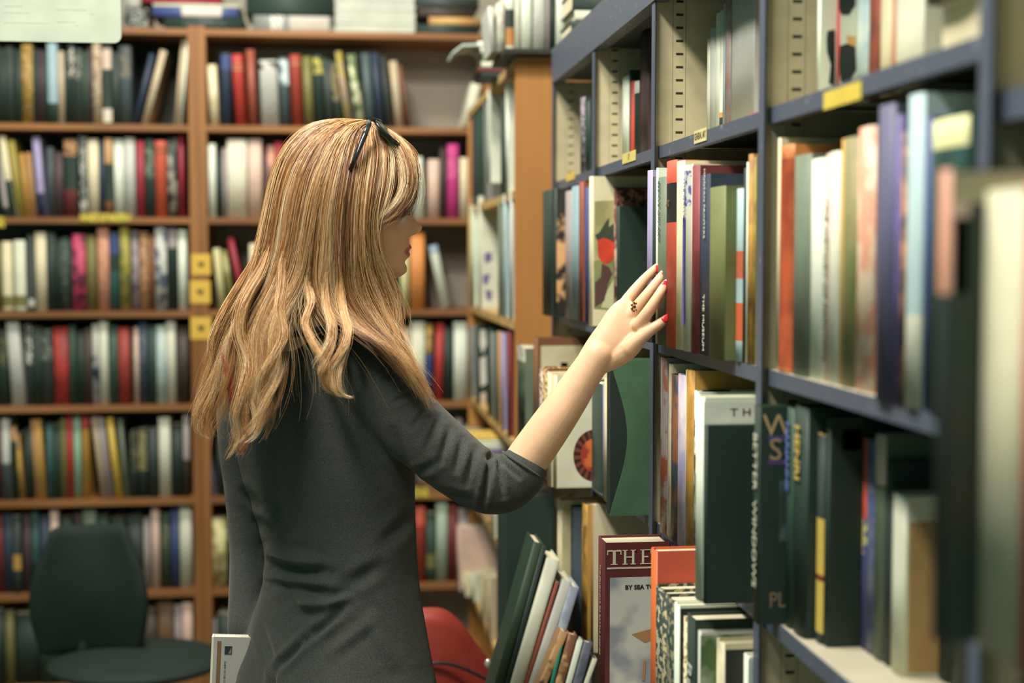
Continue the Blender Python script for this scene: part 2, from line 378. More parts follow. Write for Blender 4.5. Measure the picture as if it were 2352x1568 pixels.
back_row([(-40, -22, 970, 'tan'), (-20, -2, 966, 'black'), (-1, 4, 962, 'dark red'), (5, 24, 962, 'light grey', bd((0, .45, 'slate'))), (26, 40, 980, 'black', bd((.8, 1, 'tan'))), (43, 54, 998, 'gold', dict(tilt=-3, acc=(120, 100, 60), kind='worn')),
 (57, 74, 985, 'black'), (80, 92, 964, 'tan', dict(tilt=-2.5)), (93, 105, 964, 'gold', dict(tilt=-2.5)), (107, 124, 972, 'teal', dict(acc=(40, 70, 66), kind='worn')), (125, 138, 975, 'dark green'), (140, 153, 962, 'olive'), (154, 168, 947, 'red'), (170, 186, 951, 'mint'),
 (188, 206, 951, 'gold', bd((.82, 1, 'red'), n='orange yellow book with red top')), (232, 245, 955, 'beige', dict(tilt=-6)), (246, 258, 958, 'mauve grey', dict(tilt=-5.5)), (265, 280, 959, 'yellow', dict(tilt=-5.5)), (286, 296, 962, 'grey green', dict(tilt=-4)),
 (300, 316, 990, 'black', bd((.4, .97, 'black', 'speck', (130, 124, 90)))), (318, 338, 988, 'black', bd((.4, .97, 'olive', 'speck', (150, 146, 110)))), (341, 363, 985, 'charcoal'), (366, 393, 959, 'ivory'), (395, 420, 975, 'black'), (422, 437, 952, 'dark brown', bd((.45, 1, 'mauve grey')))], 5, 'fifth shelf of ' + L_, 0)
back_row([(-30, -8, 1190, 'black'), (-6, 7, 1180, 'dark red'), (8, 30, 1175, 'navy', dict(kind='worn', acc=(50, 60, 66))), (31, 50, 1185, 'charcoal', bd((.3, .5, 'gold'))), (52, 72, 1180, 'dark plum'), (74, 90, 1178, 'teal', dict(kind='worn', acc=(40, 66, 60))), (92, 116, 1186, 'navy'),
 (118, 137, 1170, 'pale pink'), (140, 168, 1188, 'black'), (170, 190, 1180, 'dark plum'), (192, 224, 1170, 'teal', bd((.7, 1, 'grey green'))), (226, 252, 1184, 'dark green'), (254, 290, 1190, 'black'), (292, 328, 1186, 'charcoal'),
 (331, 346, 1190, 'mauve grey'), (349, 368, 1157, 'pale pink'), (370, 392, 1180, 'dark green', sp((90, 90, 60))), (394, 412, 1164, 'blue'), (414, 442, 1155, 'ivory')], 6, 'sixth shelf of ' + L_, 0)
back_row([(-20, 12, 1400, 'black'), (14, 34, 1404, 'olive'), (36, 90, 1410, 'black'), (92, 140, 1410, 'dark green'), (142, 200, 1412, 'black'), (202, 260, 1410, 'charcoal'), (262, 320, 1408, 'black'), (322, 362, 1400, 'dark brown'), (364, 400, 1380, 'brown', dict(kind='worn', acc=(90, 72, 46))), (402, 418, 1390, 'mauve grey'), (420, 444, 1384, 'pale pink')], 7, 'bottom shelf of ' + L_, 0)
R_ = 'pegboard-backed bookcase'
back_row([(483, 504, 149, 'cream', dict(tilt=-2, kind='worn', acc=(190, 176, 130))), (508, 532, 122, 'navy', bd((.78, .96, 'blue'))), (542, 567, 124, 'red', dict(tilt=-3, bands=((.78, .8, 'tan'), (.84, .86, 'tan')))), (573, 592, 114, 'rust', dict(tilt=-2)), (602, 643, 138, 'light grey', dict(tilt=-2, bands=((.86, .97, (196, 190, 180), 'blotch', (60, 60, 60)),))),
 (646, 668, 132, 'slate', dict(tilt=-2, bands=((.6, .96, (200, 214, 210), 'blotch', (90, 110, 120)),), n='slate book with pale blue top')), (672, 697, 125, 'brick red', dict(tilt=-2, bands=((.86, .88, 'tan'),))), (701, 722, 130, 'olive', dict(tilt=-2)),
 (725, 748, 126, 'black', dict(tilt=-2, bands=((.74, .96, 'black', 'speck', (206, 196, 90)),), n='black book with yellow title')), (750, 768, 136, 'charcoal', dict(tilt=-3)), (773, 789, 140, 'black', dict(tilt=-6, bands=((.4, .95, (130, 120, 80), 'speck', (60, 60, 50)),))), (795, 810, 118, 'mustard', dict(tilt=-8, kind='blotch', acc=(150, 130, 110), n='lime edged patterned')),
 (819, 838, 124, 'green', dict(tilt=-7, kind='blotch', acc=(196, 200, 160), n='green and white patterned')), (844, 864, 122, 'slate', dict(tilt=-5, acc=(70, 92, 88), kind='worn')), (868, 884, 122, 'navy', dict(tilt=-5)), (889, 900, 130, 'charcoal', dict(tilt=-5)), (910, 928, 140, 'beige', dict(tilt=-6)), (934, 942, 150, 'brown', dict(tilt=-8)),
 (1062, 1085, 190, 'ivory', dict(tilt=12))], 1, 'top shelf of ' + R_, 1)
back_row([(480, 497, 330, 'white'), (500, 511, 350, 'black'), (512, 522, 340, 'mauve grey'), (523, 569, 320, 'ivory', dict(acc=(206, 186, 166), kind='worn')), (571, 603, 320, 'pale pink'), (605, 614, 350, 'dark plum'), (615, 632, 334, 'salmon', dict(acc=(110, 84, 76), kind='worn')), (633, 650, 326, 'crimson'), (652, 690, 330, 'dark brown'), (692, 730, 330, 'beige'),
 (732, 770, 336, 'navy'), (772, 812, 340, 'ivory'), (814, 850, 330, 'brick red'), (852, 900, 340, 'black'), (902, 938, 350, 'dark green'), (952, 976, 360, 'white', dict(tilt=-2)), (984, 1010, 366, 'pale pink'), (1011, 1025, 340, 'dark brown'), (1028, 1054, 331, 'magenta', bd((.55, .8, (204, 110, 150), 'speck', (190, 62, 128)))), (1057, 1077, 362, 'cream'), (1078, 1092, 345, 'rust'),
 (1093, 1112, 362, 'beige'), (1113, 1122, 340, 'olive')], 2, 'second shelf of ' + R_, 1)
back_row([(503, 519, 570, 'pale yellow', dict(tilt=-5)), (528, 541, 574, 'olive', dict(tilt=-8, acc=(170, 166, 110), kind='worn')), (556, 570, 545, 'crimson', dict(tilt=-11)), (574, 610, 560, 'cream'), (612, 650, 555, 'navy'), (652, 700, 560, 'ivory'), (702, 750, 550, 'rust'), (752, 800, 560, 'black'), (802, 860, 556, 'ivory'), (862, 917, 560, 'dark brown'),
 (919, 939, 575, 'pale yellow'), (943, 976, 535, 'orange'), (1016, 1036, 562, 'white', dict(tilt=-12, bands=((.88, 1, (140, 160, 176)),)))], 3, 'third shelf of ' + R_, 1)
back_row([(485, 520, 752, 'ivory'), (522, 560, 745, 'dark red'), (562, 600, 750, 'black'), (602, 700, 755, 'dark brown'), (702, 800, 750, 'ivory'), (802, 880, 750, 'navy'), (882, 920, 750, 'rust'), (922, 945, 752, 'beige'), (946, 977, 740, 'ivory'), (979, 995, 745, 'blue', bd((.6, 1, 'gold', 'speck', (60, 60, 50)))), (998, 1017, 744, 'red', dict(tilt=1.5)), (1021, 1040, 752, 'black'),
 (1043, 1074, 740, 'white'), (1076, 1092, 745, 'beige')], 4, 'fourth shelf of ' + R_, 1)
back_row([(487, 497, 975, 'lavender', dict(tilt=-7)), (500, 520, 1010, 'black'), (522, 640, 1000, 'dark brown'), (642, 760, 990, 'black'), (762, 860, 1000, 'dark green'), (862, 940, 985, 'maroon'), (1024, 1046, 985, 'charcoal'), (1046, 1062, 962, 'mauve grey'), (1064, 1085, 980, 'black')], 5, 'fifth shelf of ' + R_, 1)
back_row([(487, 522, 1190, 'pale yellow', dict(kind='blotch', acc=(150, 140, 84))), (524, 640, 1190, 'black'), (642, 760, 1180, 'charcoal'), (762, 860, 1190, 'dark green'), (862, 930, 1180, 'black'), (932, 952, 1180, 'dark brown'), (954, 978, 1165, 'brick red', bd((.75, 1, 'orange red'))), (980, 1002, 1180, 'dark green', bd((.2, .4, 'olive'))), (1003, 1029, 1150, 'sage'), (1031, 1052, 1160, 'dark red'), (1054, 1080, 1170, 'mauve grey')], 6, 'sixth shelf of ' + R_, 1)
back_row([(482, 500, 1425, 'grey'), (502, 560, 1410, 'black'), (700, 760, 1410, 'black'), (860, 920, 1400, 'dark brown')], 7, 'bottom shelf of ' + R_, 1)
# ------------------------------------------------------------------ things stacked on top of the back bookcases
def flat_book(px0, px1, py0, py1, Y, colour, label_name, row, d=.17, bands=(), kind=None, acc=None, zb=None, ang=0):
    a = onY(px0, py1, Y); b = onY(px1, py0, Y); t = b.z-a.z if zb is None else b.z-zb
    z0 = a.z if zb is None else zb
    h = b.x-a.x
    # lying down: height axis -> +x, thickness -> z, spine toward the camera
    r = make_book(max(t-.0006, .005), h, d, colour, (a.x, Y, z0+max(t-.0006, .005)+.0003), (0, math.radians(90), 0), hard=True, bands=bands, kind=kind, acc=acc, row=row)
    B_last(label_name); return z0+t
TR = 'pile on top of the wooden bookcases'
z = BZ[0]
def pile(items, px0y, row, Y=YB+.03, z0=BZ[0]):
    z = z0
    for (a, b, t, c, nm, o) in items:
        p0 = onY(a, 50, Y).x; p1 = onY(b, 50, Y).x
        tt = t/726
        make_book(tt-.0008, p1-p0, .19, c, (p0, Y, z+tt-.0004), (0, math.radians(90), 0), bands=o.get('bands', ()), kind=o.get('kind'), acc=o.get('acc'), row=row)
        B_last(nm); z += tt
        if 'txt' in o:
            s, col, sz = o['txt']; me = text_mesh(s, sz, .0003, 1.1)
            obj('title', me, BOOKS[-1]['o'], (tt*.5, -.006, (p1-p0)/2), (math.radians(90), math.radians(-90), 0), [mat(col)])
pile([(378, 560, 28, 'black', 'black flat', {'txt': ('MASTERPIECES', (90, 100, 90), .018)}), (350, 549, 22, 'blue', 'blue and white flat', {'bands': ((.34, .80, (196, 188, 176)),)}), (352, 552, 8, 'ivory', 'thin ivory flat', {}), (325, 510, 18, 'crimson', 'red flat', {}), (330, 500, 22, 'charcoal', 'charcoal flat', {})], 0, 'left pile above the wooden bookcases')
pile([(284, 340, 46, 'charcoal', 'charcoal short flat', {'kind': 'speck', 'acc': (150, 150, 140)}), (290, 324, 40, 'black', 'small black flat', {'kind': 'blotch', 'acc': (160, 160, 150)})], 0, 'short pile beside the hanging sign')
pile([(582, 762, 36, 'grey', 'grey and white flat', {'bands': ((.22, .38, (206, 204, 190), 'speck', (90, 96, 96)), (.46, .96, (176, 170, 156)))}), (565, 768, 50, 'black', 'thick black flat', {})], 0, 'pile left of the white paper stack')
pile([(955, 1100, 22, 'black', 'black flat', {}), (985, 1110, 18, 'tan', 'tan flat', {'kind': 'worn', 'acc': (190, 160, 96)}), (960, 1090, 20, 'dark brown', 'dark brown flat', {}), (955, 1100, 26, 'charcoal', 'charcoal flat', {})], 0, 'pile right of the white paper stack')
# white paper stack
def paper_stack():
    Y = YB+.03; x0 = onY(770, 40, Y).x; x1 = onY(953, 40, Y).x
    bm = bmesh.new(); z = 0
    for i in range(26):
        e = random.uniform(-.003, .003); bm_box(bm, e, x1-x0+e, abs(e), .2, z, z+.0058); z += .0058
    o = fin('paper_stack', bm, [mat((182, 187, 172), 'plain', .8)], None, (x0, Y, BZ[0]+.0004))
    tag(o, 'tall white stack of paper on top of the wooden bookcase', 'paper')
paper_stack()
# ------------------------------------------------------------------ hanging white sign, upper left
def sign():
    Y = 2.75; a = onY(-120, 92, Y); b = onY(275, -140, Y); w, h = b.x-a.x, b.z-a.z
    t = thing('hanging_sign', 'white rounded card sign with faint grey print hanging at the upper left', 'sign', (a.x, Y, a.z))
    bm = bmesh.new(); r = .014; pts = []
    for cx, cz, a0 in ((w-r, h-r, 0), (r, h-r, 90), (r, r, 180), (w-r, r, 270)):
        for k in range(7):
            q = math.radians(a0+15*k); pts.append((cx+r*math.cos(q), cz+r*math.sin(q)))
    f = [bm.verts.new((x, 0, z)) for x, z in pts]; g = [bm.verts.new((x, .004, z)) for x, z in pts]
    bm.faces.new(f); bm.faces.new(g[::-1])
    for i in range(len(pts)): bm.faces.new((f[i], g[i], g[(i+1) % len(pts)], f[(i+1) % len(pts)]))
    fin('card', bm, [mat((176, 186, 166), 'plain', .5)], t)
    bm = bmesh.new()
    for (p0, p1, q) in ((10, 50, 12), (10, 70, 27), (10, 110, 50), (130, 200, 20), (130, 175, 48), (207, 215, 30), (174, 180, 57)):
        A = onY(p0, q+2, Y); Bq = onY(p1, q-2, Y); x = A.x-a.x
        while x < Bq.x-a.x:
            l = random.uniform(.003, .009); bm_box(bm, x, min(x+l, Bq.x-a.x), -.0005, 0, A.z-a.z, Bq.z-a.z); x += l+.0022
    fin('print', bm, [mat((178, 188, 172))], t)
    for x in (w*.2, w*.8):
        bm = bmesh.new(); tube(bm, [(x, .002, h-.01), (x, .002, 3.5-a.z)], .001, 6); fin('cord', bm, [mat((190, 190, 180))], t)
sign()
# ------------------------------------------------------------------ side wooden bookcase (right, far)
SX = .402; SY0, SY1 = 3.25, 4.47
SZ = [1.936, 1.634, 1.330, 1.047, .74, .44, .14]
OR = mat((178, 126, 66), 'wood', .6, (164, 112, 58))
def side_case():
    r = thing('wooden_bookcase', 'orange wooden bookcase end-on beyond the blue metal shelving', 'bookcase', (SX, SY0, 0))
    D = .30; L = SY1-SY0
    box('end_panel', 0, D, 0, .02, 0, SZ[0], OR, r, .001)
    box('end_panel', 0, D, L-.02, L, 0, SZ[0], OR, r, .001)
    for z in SZ: box('shelf', .002, D, .02, L-.02, z-.02, z, mat((196, 160, 100), 'woodx', .6), r)
    box('back_panel', D-.006, D, .02, L-.02, 0, SZ[0], WSHADE, r)
side_case()
ROT_S = (0, 0, math.radians(-90))
def side_row(items, zs, row, X0, pym, yfar=None, ymin=0, dmax=.76, depth=(.15, .19)):
    """books in contact along a shelf whose spines face the aisle; a,b = far and near edge of each spine as seen, the cover shows from b to the next a"""
    prev = yfar
    for it in items:
        a, b, top, c = it[:4]; o = dict(it[4]) if len(it) > 4 else {}
        sa, sb = slope(a, pym), slope(b, pym)
        if 'X' in o: X = o['X']; yf = X/sa
        elif prev is None: X = X0; yf = X/sa
        else: yf = prev-.0006; X = sa*yf
        if prev is not None and yf > prev-.0004: yf = prev-.0006; X = sa*yf
        yn = X/sb; t = yf-yn
        if t < .004: t = .004; yn = yf-t
        zb = zs+o.get('dz', 0)
        zt = onY(b, top, yn).z if b > 780 else zs+.2
        cap = {1.646: 1.866, 1.642: 1.866, 1.354: 1.626, 1.353: 1.626, 1.076: 1.334, .79: 1.056}.get(zs)
        if cap and not o.get('nocap'): zt = min(zt, cap)
        h = o.get('H') or max(.06, zt-zb-.0006)
        d = o.get('d', random.uniform(*depth)); d = min(d, dmax-X-.004)
        make_book(t, h, max(d, .06), c, (X+.0015, yf, zb+.0006), ROT_S, hard=o.get('hard', True), bands=o.get('bands', ()), kind=o.get('kind'), acc=o.get('acc'), row=row, rnd=o.get('rnd'), extra=o.get('ex'), rough=o.get('rough', .55))
        if 'n' in o: B_last(o['n'])
        if DBG: print('ROW', row, a, b, 'X%.3f y%.3f-%.3f t%.3f h%.3f' % (X, yf, yn, t, h))
        prev = yn
DBG = False
# ---- decorations that can be put on a book
def spine_text(s, size, col, zc=.5, sx=1.0, down=True, spacing=1.0, bold=0):
    def f(root, t, h, d, bul):
        me = text_mesh(s, size, .0002, spacing, bold)
        o = obj('title', me, root, (t/2, -bul-.0006, h*zc), (math.radians(90), math.radians(90 if down else -90), 0), [mat(col, 'plain', .5)])
        o.scale = (sx, 1, 1)
    return f
def spine_text_h(s, size, col, zc=.5, sx=1.0):
    def f(root, t, h, d, bul):
        me = text_mesh(s, size, .0002)
        o = obj('title', me, root, (t/2, -bul-.0006, h*zc), (math.radians(90), 0, 0), [mat(col, 'plain', .5)]); o.scale = (sx, 1, 1)
    return f
def cover_panel(y0, y1, z0, z1, m, name='cover_picture', th=.0003):
    def f(root, t, h, d, bul):
        box(name, t, t+th, y0, y1 if y1 > 0 else d+y1, z0*h, z1*h, m, root)
    return f
def cover_text(s, size, col, yc, zc, sx=1.0, spacing=1.0, bold=0):
    def f(root, t, h, d, bul):
        me = text_mesh(s, size, .0002, spacing, bold)
        o = obj('title', me, root, (t+.0006, yc, h*zc), (math.radians(90), 0, math.radians(90)), [mat(col, 'plain', .5)]); o.scale = (sx, 1, 1)
    return f
def cover_poly(px, m, name='figure', lift=.0008):
    """flat printed shape on the cover facing the reader of the photo, outline given as it is seen"""
    def f(root, t, h, d, bul):
        Yn = root.location.y-t
        bm = bmesh.new(); pts = [onY(a, b, Yn) for a, b in px]
        bm.faces.new([bm.verts.new((t+lift, q.x-root.location.x, q.z-root.location.z)) for q in pts])
        bmesh.ops.triangulate(bm, faces=bm.faces)
        fin(name, bm, [m], root)
    return f
BLK = mat((38, 46, 42), 'plain', .5)
def multi(*fs):
    def f(*a):
        for g in fs: g(*a)
    return f
SR = 'orange wooden bookcase'
X4 = dict(X=.404)
def k4(**k): q = dict(X=.404); q.update(k); return q
VM = mat((104, 96, 140), 'plain')
side_row([(1084, 1089, 262, 'charcoal', k4()), (1098, 1102, 250, 'dark green', k4()), (1112, 1115, 235, 'grey', k4()), (1120, 1125, 205, 'white', k4(dz=.045)), (1151, 1155, 225, 'black', k4()), (1161, 1166, 190, 'white', k4(n='tall white'))], SZ[1], 'top shelf of ' + SR, .404, 320, 4.44, dmax=.69)
side_row([(1078, 1082, 470, 'pale yellow', k4()), (1084, 1089, 452, 'white', k4()), (1098, 1103, 450, 'ivory', k4(d=.2, ex=multi(cover_poly([(1112, 582), (1128, 578), (1130, 598), (1114, 604)], VM), cover_poly([(1108, 632), (1126, 628), (1120, 652), (1110, 654)], VM), cover_poly([(1114, 664), (1130, 668), (1128, 690), (1118, 688)], VM), cover_poly([(1116, 710), (1130, 708), (1130, 720), (1116, 722)], VM)), n='ivory book with violet marks')), (1145, 1149, 452, 'grey green', k4()), (1156, 1160, 445, 'pale blue', k4(kind='worn', acc=(150, 160, 150))), (1171, 1175, 440, 'light grey', k4())], SZ[2], 'second shelf of ' + SR, .404, 600, 4.44, dmax=.69)
side_row([(1078, 1083, 752, 'grey', k4()), (1094, 1099, 745, 'black', k4(ex=multi(cover_poly([(1103, 758), (1116, 756), (1118, 790), (1108, 812), (1102, 790)], mat((206, 204, 190))), cover_poly([(1102, 824), (1116, 816), (1118, 880), (1104, 888)], mat((206, 204, 190))), cover_poly([(1104, 902), (1116, 900), (1116, 940), (1104, 942)], mat((200, 180, 160)))), n='black and white patterned')), (1120, 1124, 756, 'black', k4()), (1128, 1131, 764, 'grey', k4()), (1136, 1138, 764, 'dark green', k4()), (1143, 1146, 762, 'tan', k4()), (1152, 1156, 765, 'lavender', k4()), (1165, 1170, 762, 'dark red', k4())], SZ[3], 'third shelf of ' + SR, .404, 880, 4.44, dmax=.69)
k5 = lambda **k: k4(X=.398, **k)
side_row([(1052, 1056, 1150, 'olive', k5(H=.205)), (1066, 1070, 1165, 'maroon', k5(H=.205)), (1081, 1085, 1155, 'mauve grey', k5(H=.205)), (1102, 1106, 1165, 'pale pink', k5(H=.205)), (1130, 1134, 1160, 'ivory', k5(H=.205))], SZ[4], 'fourth shelf of ' + SR, .398, 1200, 4.44, dmax=.69)
side_row([(1050, 1054, 1212, 'pale pink', k5()), (1063, 1068, 1325, 'cream', k5()), (1083, 1088, 1320, 'ivory', k5()), (1106, 1110, 1325, 'beige', k5()), (1120, 1124, 1325, 'beige', k5(ex=cover_panel(.02, .14, .05, .9, mat((176, 156, 124), 'blotch', .5, (140, 90, 60), .5)), n='beige brown patterned'))], SZ[5], 'fifth shelf of ' + SR, .398, 1430, 4.44, dmax=.69)
# piles on the side bookcase top (overhanging the aisle)
def lie(x0, x1, y0, y1, z, t, c, nm, row, rz=0, kind=None, acc=None, bands=()):
    """flat book; spine toward -y"""
    r = make_book(t, x1-x0, y1-y0, c, (x0, y0, z+t+.0004), (0, math.radians(90), math.radians(rz)), kind=kind, acc=acc, row=row, bands=bands)
    B_last(nm); return z+t+.0008
ST = 'pile atop the orange wooden bookcase'
y0 = 3.62; z = SZ[0]
for (a, b, t, c, nm, rz) in ((1104, 1190, .010, 'black', 'flat black', 0), (1098, 1180, .012, 'maroon', 'flat maroon', 2), (1106, 1178, .014, 'ivory', 'flat ivory', -2), (1108, 1182, .020, 'green', 'flat green', 1), (1104, 1180, .014, 'ivory', 'second flat ivory', 2), (1098, 1184, .014, 'white', 'flat white', -1)):
    z = lie(onY(a, 150, y0).x, onY(b+60, 150, y0).x, y0, y0+.16, z, t, c, nm, ST, 0)
# loose papers sticking out above
def sheets(name, label, pts, th, m):
    bm = bmesh.new(); n = len(pts); A = [bm.verts.new(p[0]) for p in pts]; Bv = [bm.verts.new(p[1]) for p in pts]
    A2 = [bm.verts.new(Vector(p[0])-Vector((0, 0, th))) for p in pts]; B2 = [bm.verts.new(Vector(p[1])-Vector((0, 0, th))) for p in pts]
    for i in range(n-1):
        bm.faces.new((A[i], A[i+1], Bv[i+1], Bv[i])); bm.faces.new((A2[i], B2[i], B2[i+1], A2[i+1]))
        bm.faces.new((A[i], A2[i], A2[i+1], A[i+1])); bm.faces.new((Bv[i], Bv[i+1], B2[i+1], B2[i]))
    bm.faces.new((A[0], Bv[0], B2[0], A2[0])); bm.faces.new((A[-1], A2[-1], B2[-1], Bv[-1]))
    o = fin(name, bm, [m]); tag(o, label, 'paper'); return o
zt = z+.004
sheets('paper_sheaf', 'drooping sheaf of pale paper on the pile by the ceiling end', [((onY(p, q, y0+.0).x, y0+.0, onY(p, q, y0).z), (onY(p, q, y0).x, y0+.16, onY(p, q, y0).z+.002)) for p, q in ((1040, 118), (1062, 101), (1100, 99), (1150, 104), (1210, 108))], .006, mat((190, 204, 190), 'plain', .7))
# books standing on its top with spines to the camera
def stand_cam(items, Y, z, row):
    for it in items:
        a, b, top, c = it[:4]; o = dict(it[4]) if len(it) > 4 else {}
        x0 = onY(a, top, Y).x; x1 = onY(b, top, Y).x; tl = math.radians(o.get('tilt', 0))
        h = (onY(a, top, Y).z-z)
        make_book(x1-x0-.0006, h, .16, c, (x0, Y+o.get('dy', 0), z+.0005+max(0, math.sin(tl)*(x1-x0))), (0, tl, 0), bands=o.get('bands', ()), kind=o.get('kind'), acc=o.get('acc'), row=row)
        if 'n' in o: B_last(o['n'])
stand_cam([(1128, 1140, 15, 'light grey', dict(tilt=-4)), (1141, 1160, 8, 'ivory', dict(kind='worn', acc=(150, 140, 130))), (1162, 1181, -20, 'white', dict(bands=((.1, .4, (190, 130, 70)), (.4, .7, 'charcoal')), n='white, orange and charcoal')), (1182, 1196, -30, 'ivory'), (1197, 1222, -30, 'white'), (1224, 1254, -35, 'light grey'), (1255, 1263, -20, 'mauve grey'), (1264, 1276, -30, 'black'), (1277, 1296, -25, 'white')], 3.27, SZ[0]+.012, 'row standing atop the orange wooden bookcase')
o = box('board', onY(1158, 100, 3.2).x, .70, 3.2, 3.46, SZ[0]+.0005, SZ[0]+.011, mat((50, 52, 44), 'plain')); tag(o, 'dark thin board under the standing row atop the orange bookcase', 'board')

# ------------------------------------------------------------------ blue metal shelving along the right
MX = .47; BX = .478; BACK = .765
POSTY = [3.136, 2.630, 2.1234, 1.5673, 1.0113, .46]
STEEL = mat((76, 84, 98), 'paint', .45, (126, 132, 130), spec=.5)
BEIGE = mat((184, 172, 138), 'metal_slots', .55, (44, 42, 34)); SHTOP = mat((172, 164, 142), 'plain', .6); UNDER_SHADE = mat((62, 72, 68), 'plain', .6); OLV = mat((124, 118, 84), 'metal_slots', .55, (50, 46, 36))  # shelf undersides get a darker colour that paints in their shade
metal = thing('metal_shelving', 'blue-edged metal shelving with beige slotted uprights filled with books at right', 'shelving', (MX, 0, 0))
for i, y in enumerate(POSTY):
    p = box('upright', 0, BACK-MX, -.004, .004, 0, 1.866, BEIGE, metal, 0, (0, y-.006, 0))
    box('edge_trim', -.0015, .0012, -.019, .0045, 0, 1.866, STEEL, p, .0015, (0, .0, 0))
for k in range(5):
    y1, y0 = POSTY[k]-.0105, POSTY[k+1]+.0015
    zs = [(1.86+.02, .075), (1.646, .018), (1.354, .018), (1.076, .018), (.79, .02), (.50, .02), (.21, .02)] if k < 4 else [(1.90, .05), (1.60, .022), (1.238, .022), (.90, .02), (.56, .02), (.21, .02)]
    for j, (z, th) in enumerate(zs):
        bm = bmesh.new()
        zt = z if j else 1.935
        th_ = th if j else .075
        if j == 0: y0, y1 = POSTY[k+1]-.012, POSTY[k]-.0125
        else: y1, y0 = POSTY[k]-.0105, POSTY[k+1]+.0015
        if k == 2 and j == 4:   # deeper bottom shelf carrying the books that stand proud
            bm_box(bm, -.105, BX-MX, y0, y1, zt-th_, zt-.0015, 0); bm_box(bm, -.105, BX-MX, y0, y1, zt-.0015, zt, 1)
        bm_box(bm, (BX-MX) if j else -.0035, BX-MX+.0015, y0, y1, zt-th_, zt, 0)
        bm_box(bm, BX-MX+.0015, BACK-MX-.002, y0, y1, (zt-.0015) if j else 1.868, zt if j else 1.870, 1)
        bm_box(bm, BX-MX+.0015, BX-MX+.012, y0, y1, zt-th_, zt-th_+.0015, 0)
        bmesh.ops.recalc_face_normals(bm, faces=bm.faces)
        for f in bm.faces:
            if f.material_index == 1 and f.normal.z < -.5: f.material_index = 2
        s = fin('shelf', bm, [STEEL, SHTOP, UNDER_SHADE], metal)
    if k < 5: pass
box('back_sheet', BACK-MX-.0015, BACK-MX, POSTY[-1], POSTY[0], 0, 1.866, mat((88, 92, 78), 'plain', .7), metal)
# yellow shelf stickers
def sticker(px0, px1, py0, py1, label, txt=None, col=(206, 190, 110), tc=(120, 110, 60)):
    A = onX(px0, py0, BX-.0008); Bp = onX(px1, py1, BX-.0008)
    zt = 0
    y1, y0 = A.y, Bp.y
    zmid = None
    t = thing('shelf_sticker', label, 'sticker', (BX-.0005, y0, 0))
    z0, z1 = (onX((px0+px1)/2, (py0+py1)/2, BX).z-.0085, onX((px0+px1)/2, (py0+py1)/2, BX).z+.0085)
    box('paper', -.0008, 0, 0, y1-y0, z0, z1, mat(col, 'plain', .7), t)
    if txt:
        me = text_mesh(txt[0], txt[1], .0001, .95)
        o = obj('lettering', me, t, (-.0011, (y1-y0)/2, (z0+z1)/2), (math.radians(90), 0, math.radians(-90)), [mat(tc)])
        w = max(o.dimensions.x, 1e-4)
        o.scale = (min(1, (y1-y0)*.92/w), 1, 1)
sticker(1595, 1623, 305, 319, 'small yellowed sticker on the metal shelf edge above the red and cream books', ('GENERAL ART', .013), (206, 194, 140), (110, 92, 50))
sticker(1430, 1460, 352, 370, 'yellow sticker on the metal shelf edge above the black fronted book', ('17', .014))
sticker(1893, 1978, 195, 245, 'wide yellow sticker on the near metal shelf edge', None, (208, 184, 74))
sticker(1301, 1320, 398, 412, 'small yellow sticker on the farthest metal shelf edge', None, (206, 180, 90))
def yel_tag():
    A = onX(1342, 55, BX-.004)
    o = box('hanging_tag', -.003, 0, -.012, .018, -.045, .0, mat((214, 214, 130), 'plain', .7), None, .0005, (BX-.001, A.y-.03, A.z+.01), (math.radians(-8), 0, 0)); tag(o, 'pale yellow paper tag hanging on the highest metal shelf', 'tag')
yel_tag()
TT = 'top of the metal shelving'
zt_ = 1.9365
for (a_, t_, c_, n_, y_) in ((.478, .030, 'black', 'flat black', 2.93), (.485, .020, 'ivory', 'flat ivory', 2.93), (.480, .040, 'charcoal', 'flat charcoal', 2.93), (.49, .05, 'dark brown', 'flat dark brown', 2.93)):
    zt_ = lie(a_, a_+.21, y_, y_+.15, zt_, t_, c_, n_, TT)
# ---- row above shelf A
GA = 'upper metal shelf'
side_row([(1334, 1342, 222, 'slate', dict(X=.492, kind='speck', acc=(150, 130, 140), d=.12, hard=False)), (1346, 1352, 232, 'black', dict(d=.12))], 1.646, 'farthest bay, ' + GA, .5, 300, 2.95)
side_row([(1428, 1443, 172, 'white', dict(X=.519)), (1444, 1448, 160, 'black'), (1449, 1457, 185, 'red', dict(bands=((0, .08, 'blue'),))), (1457, 1465, 185, 'black', dict(bands=((.85, 1, 'light grey'),))), (1468, 1471, 40, 'maroon', dict(d=.19)), (1472, 1486, 46, 'dark plum', dict(d=.2))], 1.646, 'middle far bay, ' + GA, .52, 260, 2.60)
side_row([(1622, 1629, 88, 'ivory', dict(X=.53)), (1630, 1641, 62, 'light grey'), (1642, 1650, 28, 'white'), (1651, 1658, 22, 'ivory', dict(bands=((.0, .16, 'charcoal'), (.16, .2, 'orange')))), (1658, 1664, 6, 'pale blue'), (1664, 1675, -30, 'mauve grey', dict(kind='worn', acc=(150, 104, 92))), (1676, 1729, -75, 'light grey', dict(dz=.0085, rnd=.002))], 1.646, 'centre bay, ' + GA, .53, 160, 2.05)
flatp = make_book(.0075, .09, .13, 'magenta', (.5, 1.72, 1.6545), (0, math.radians(90), math.radians(-90)), row='centre bay, ' + GA); B_last('flat purple')
WHITE_FIG = mat((206, 210, 190), 'blotch', .4, (38, 46, 42), .55)
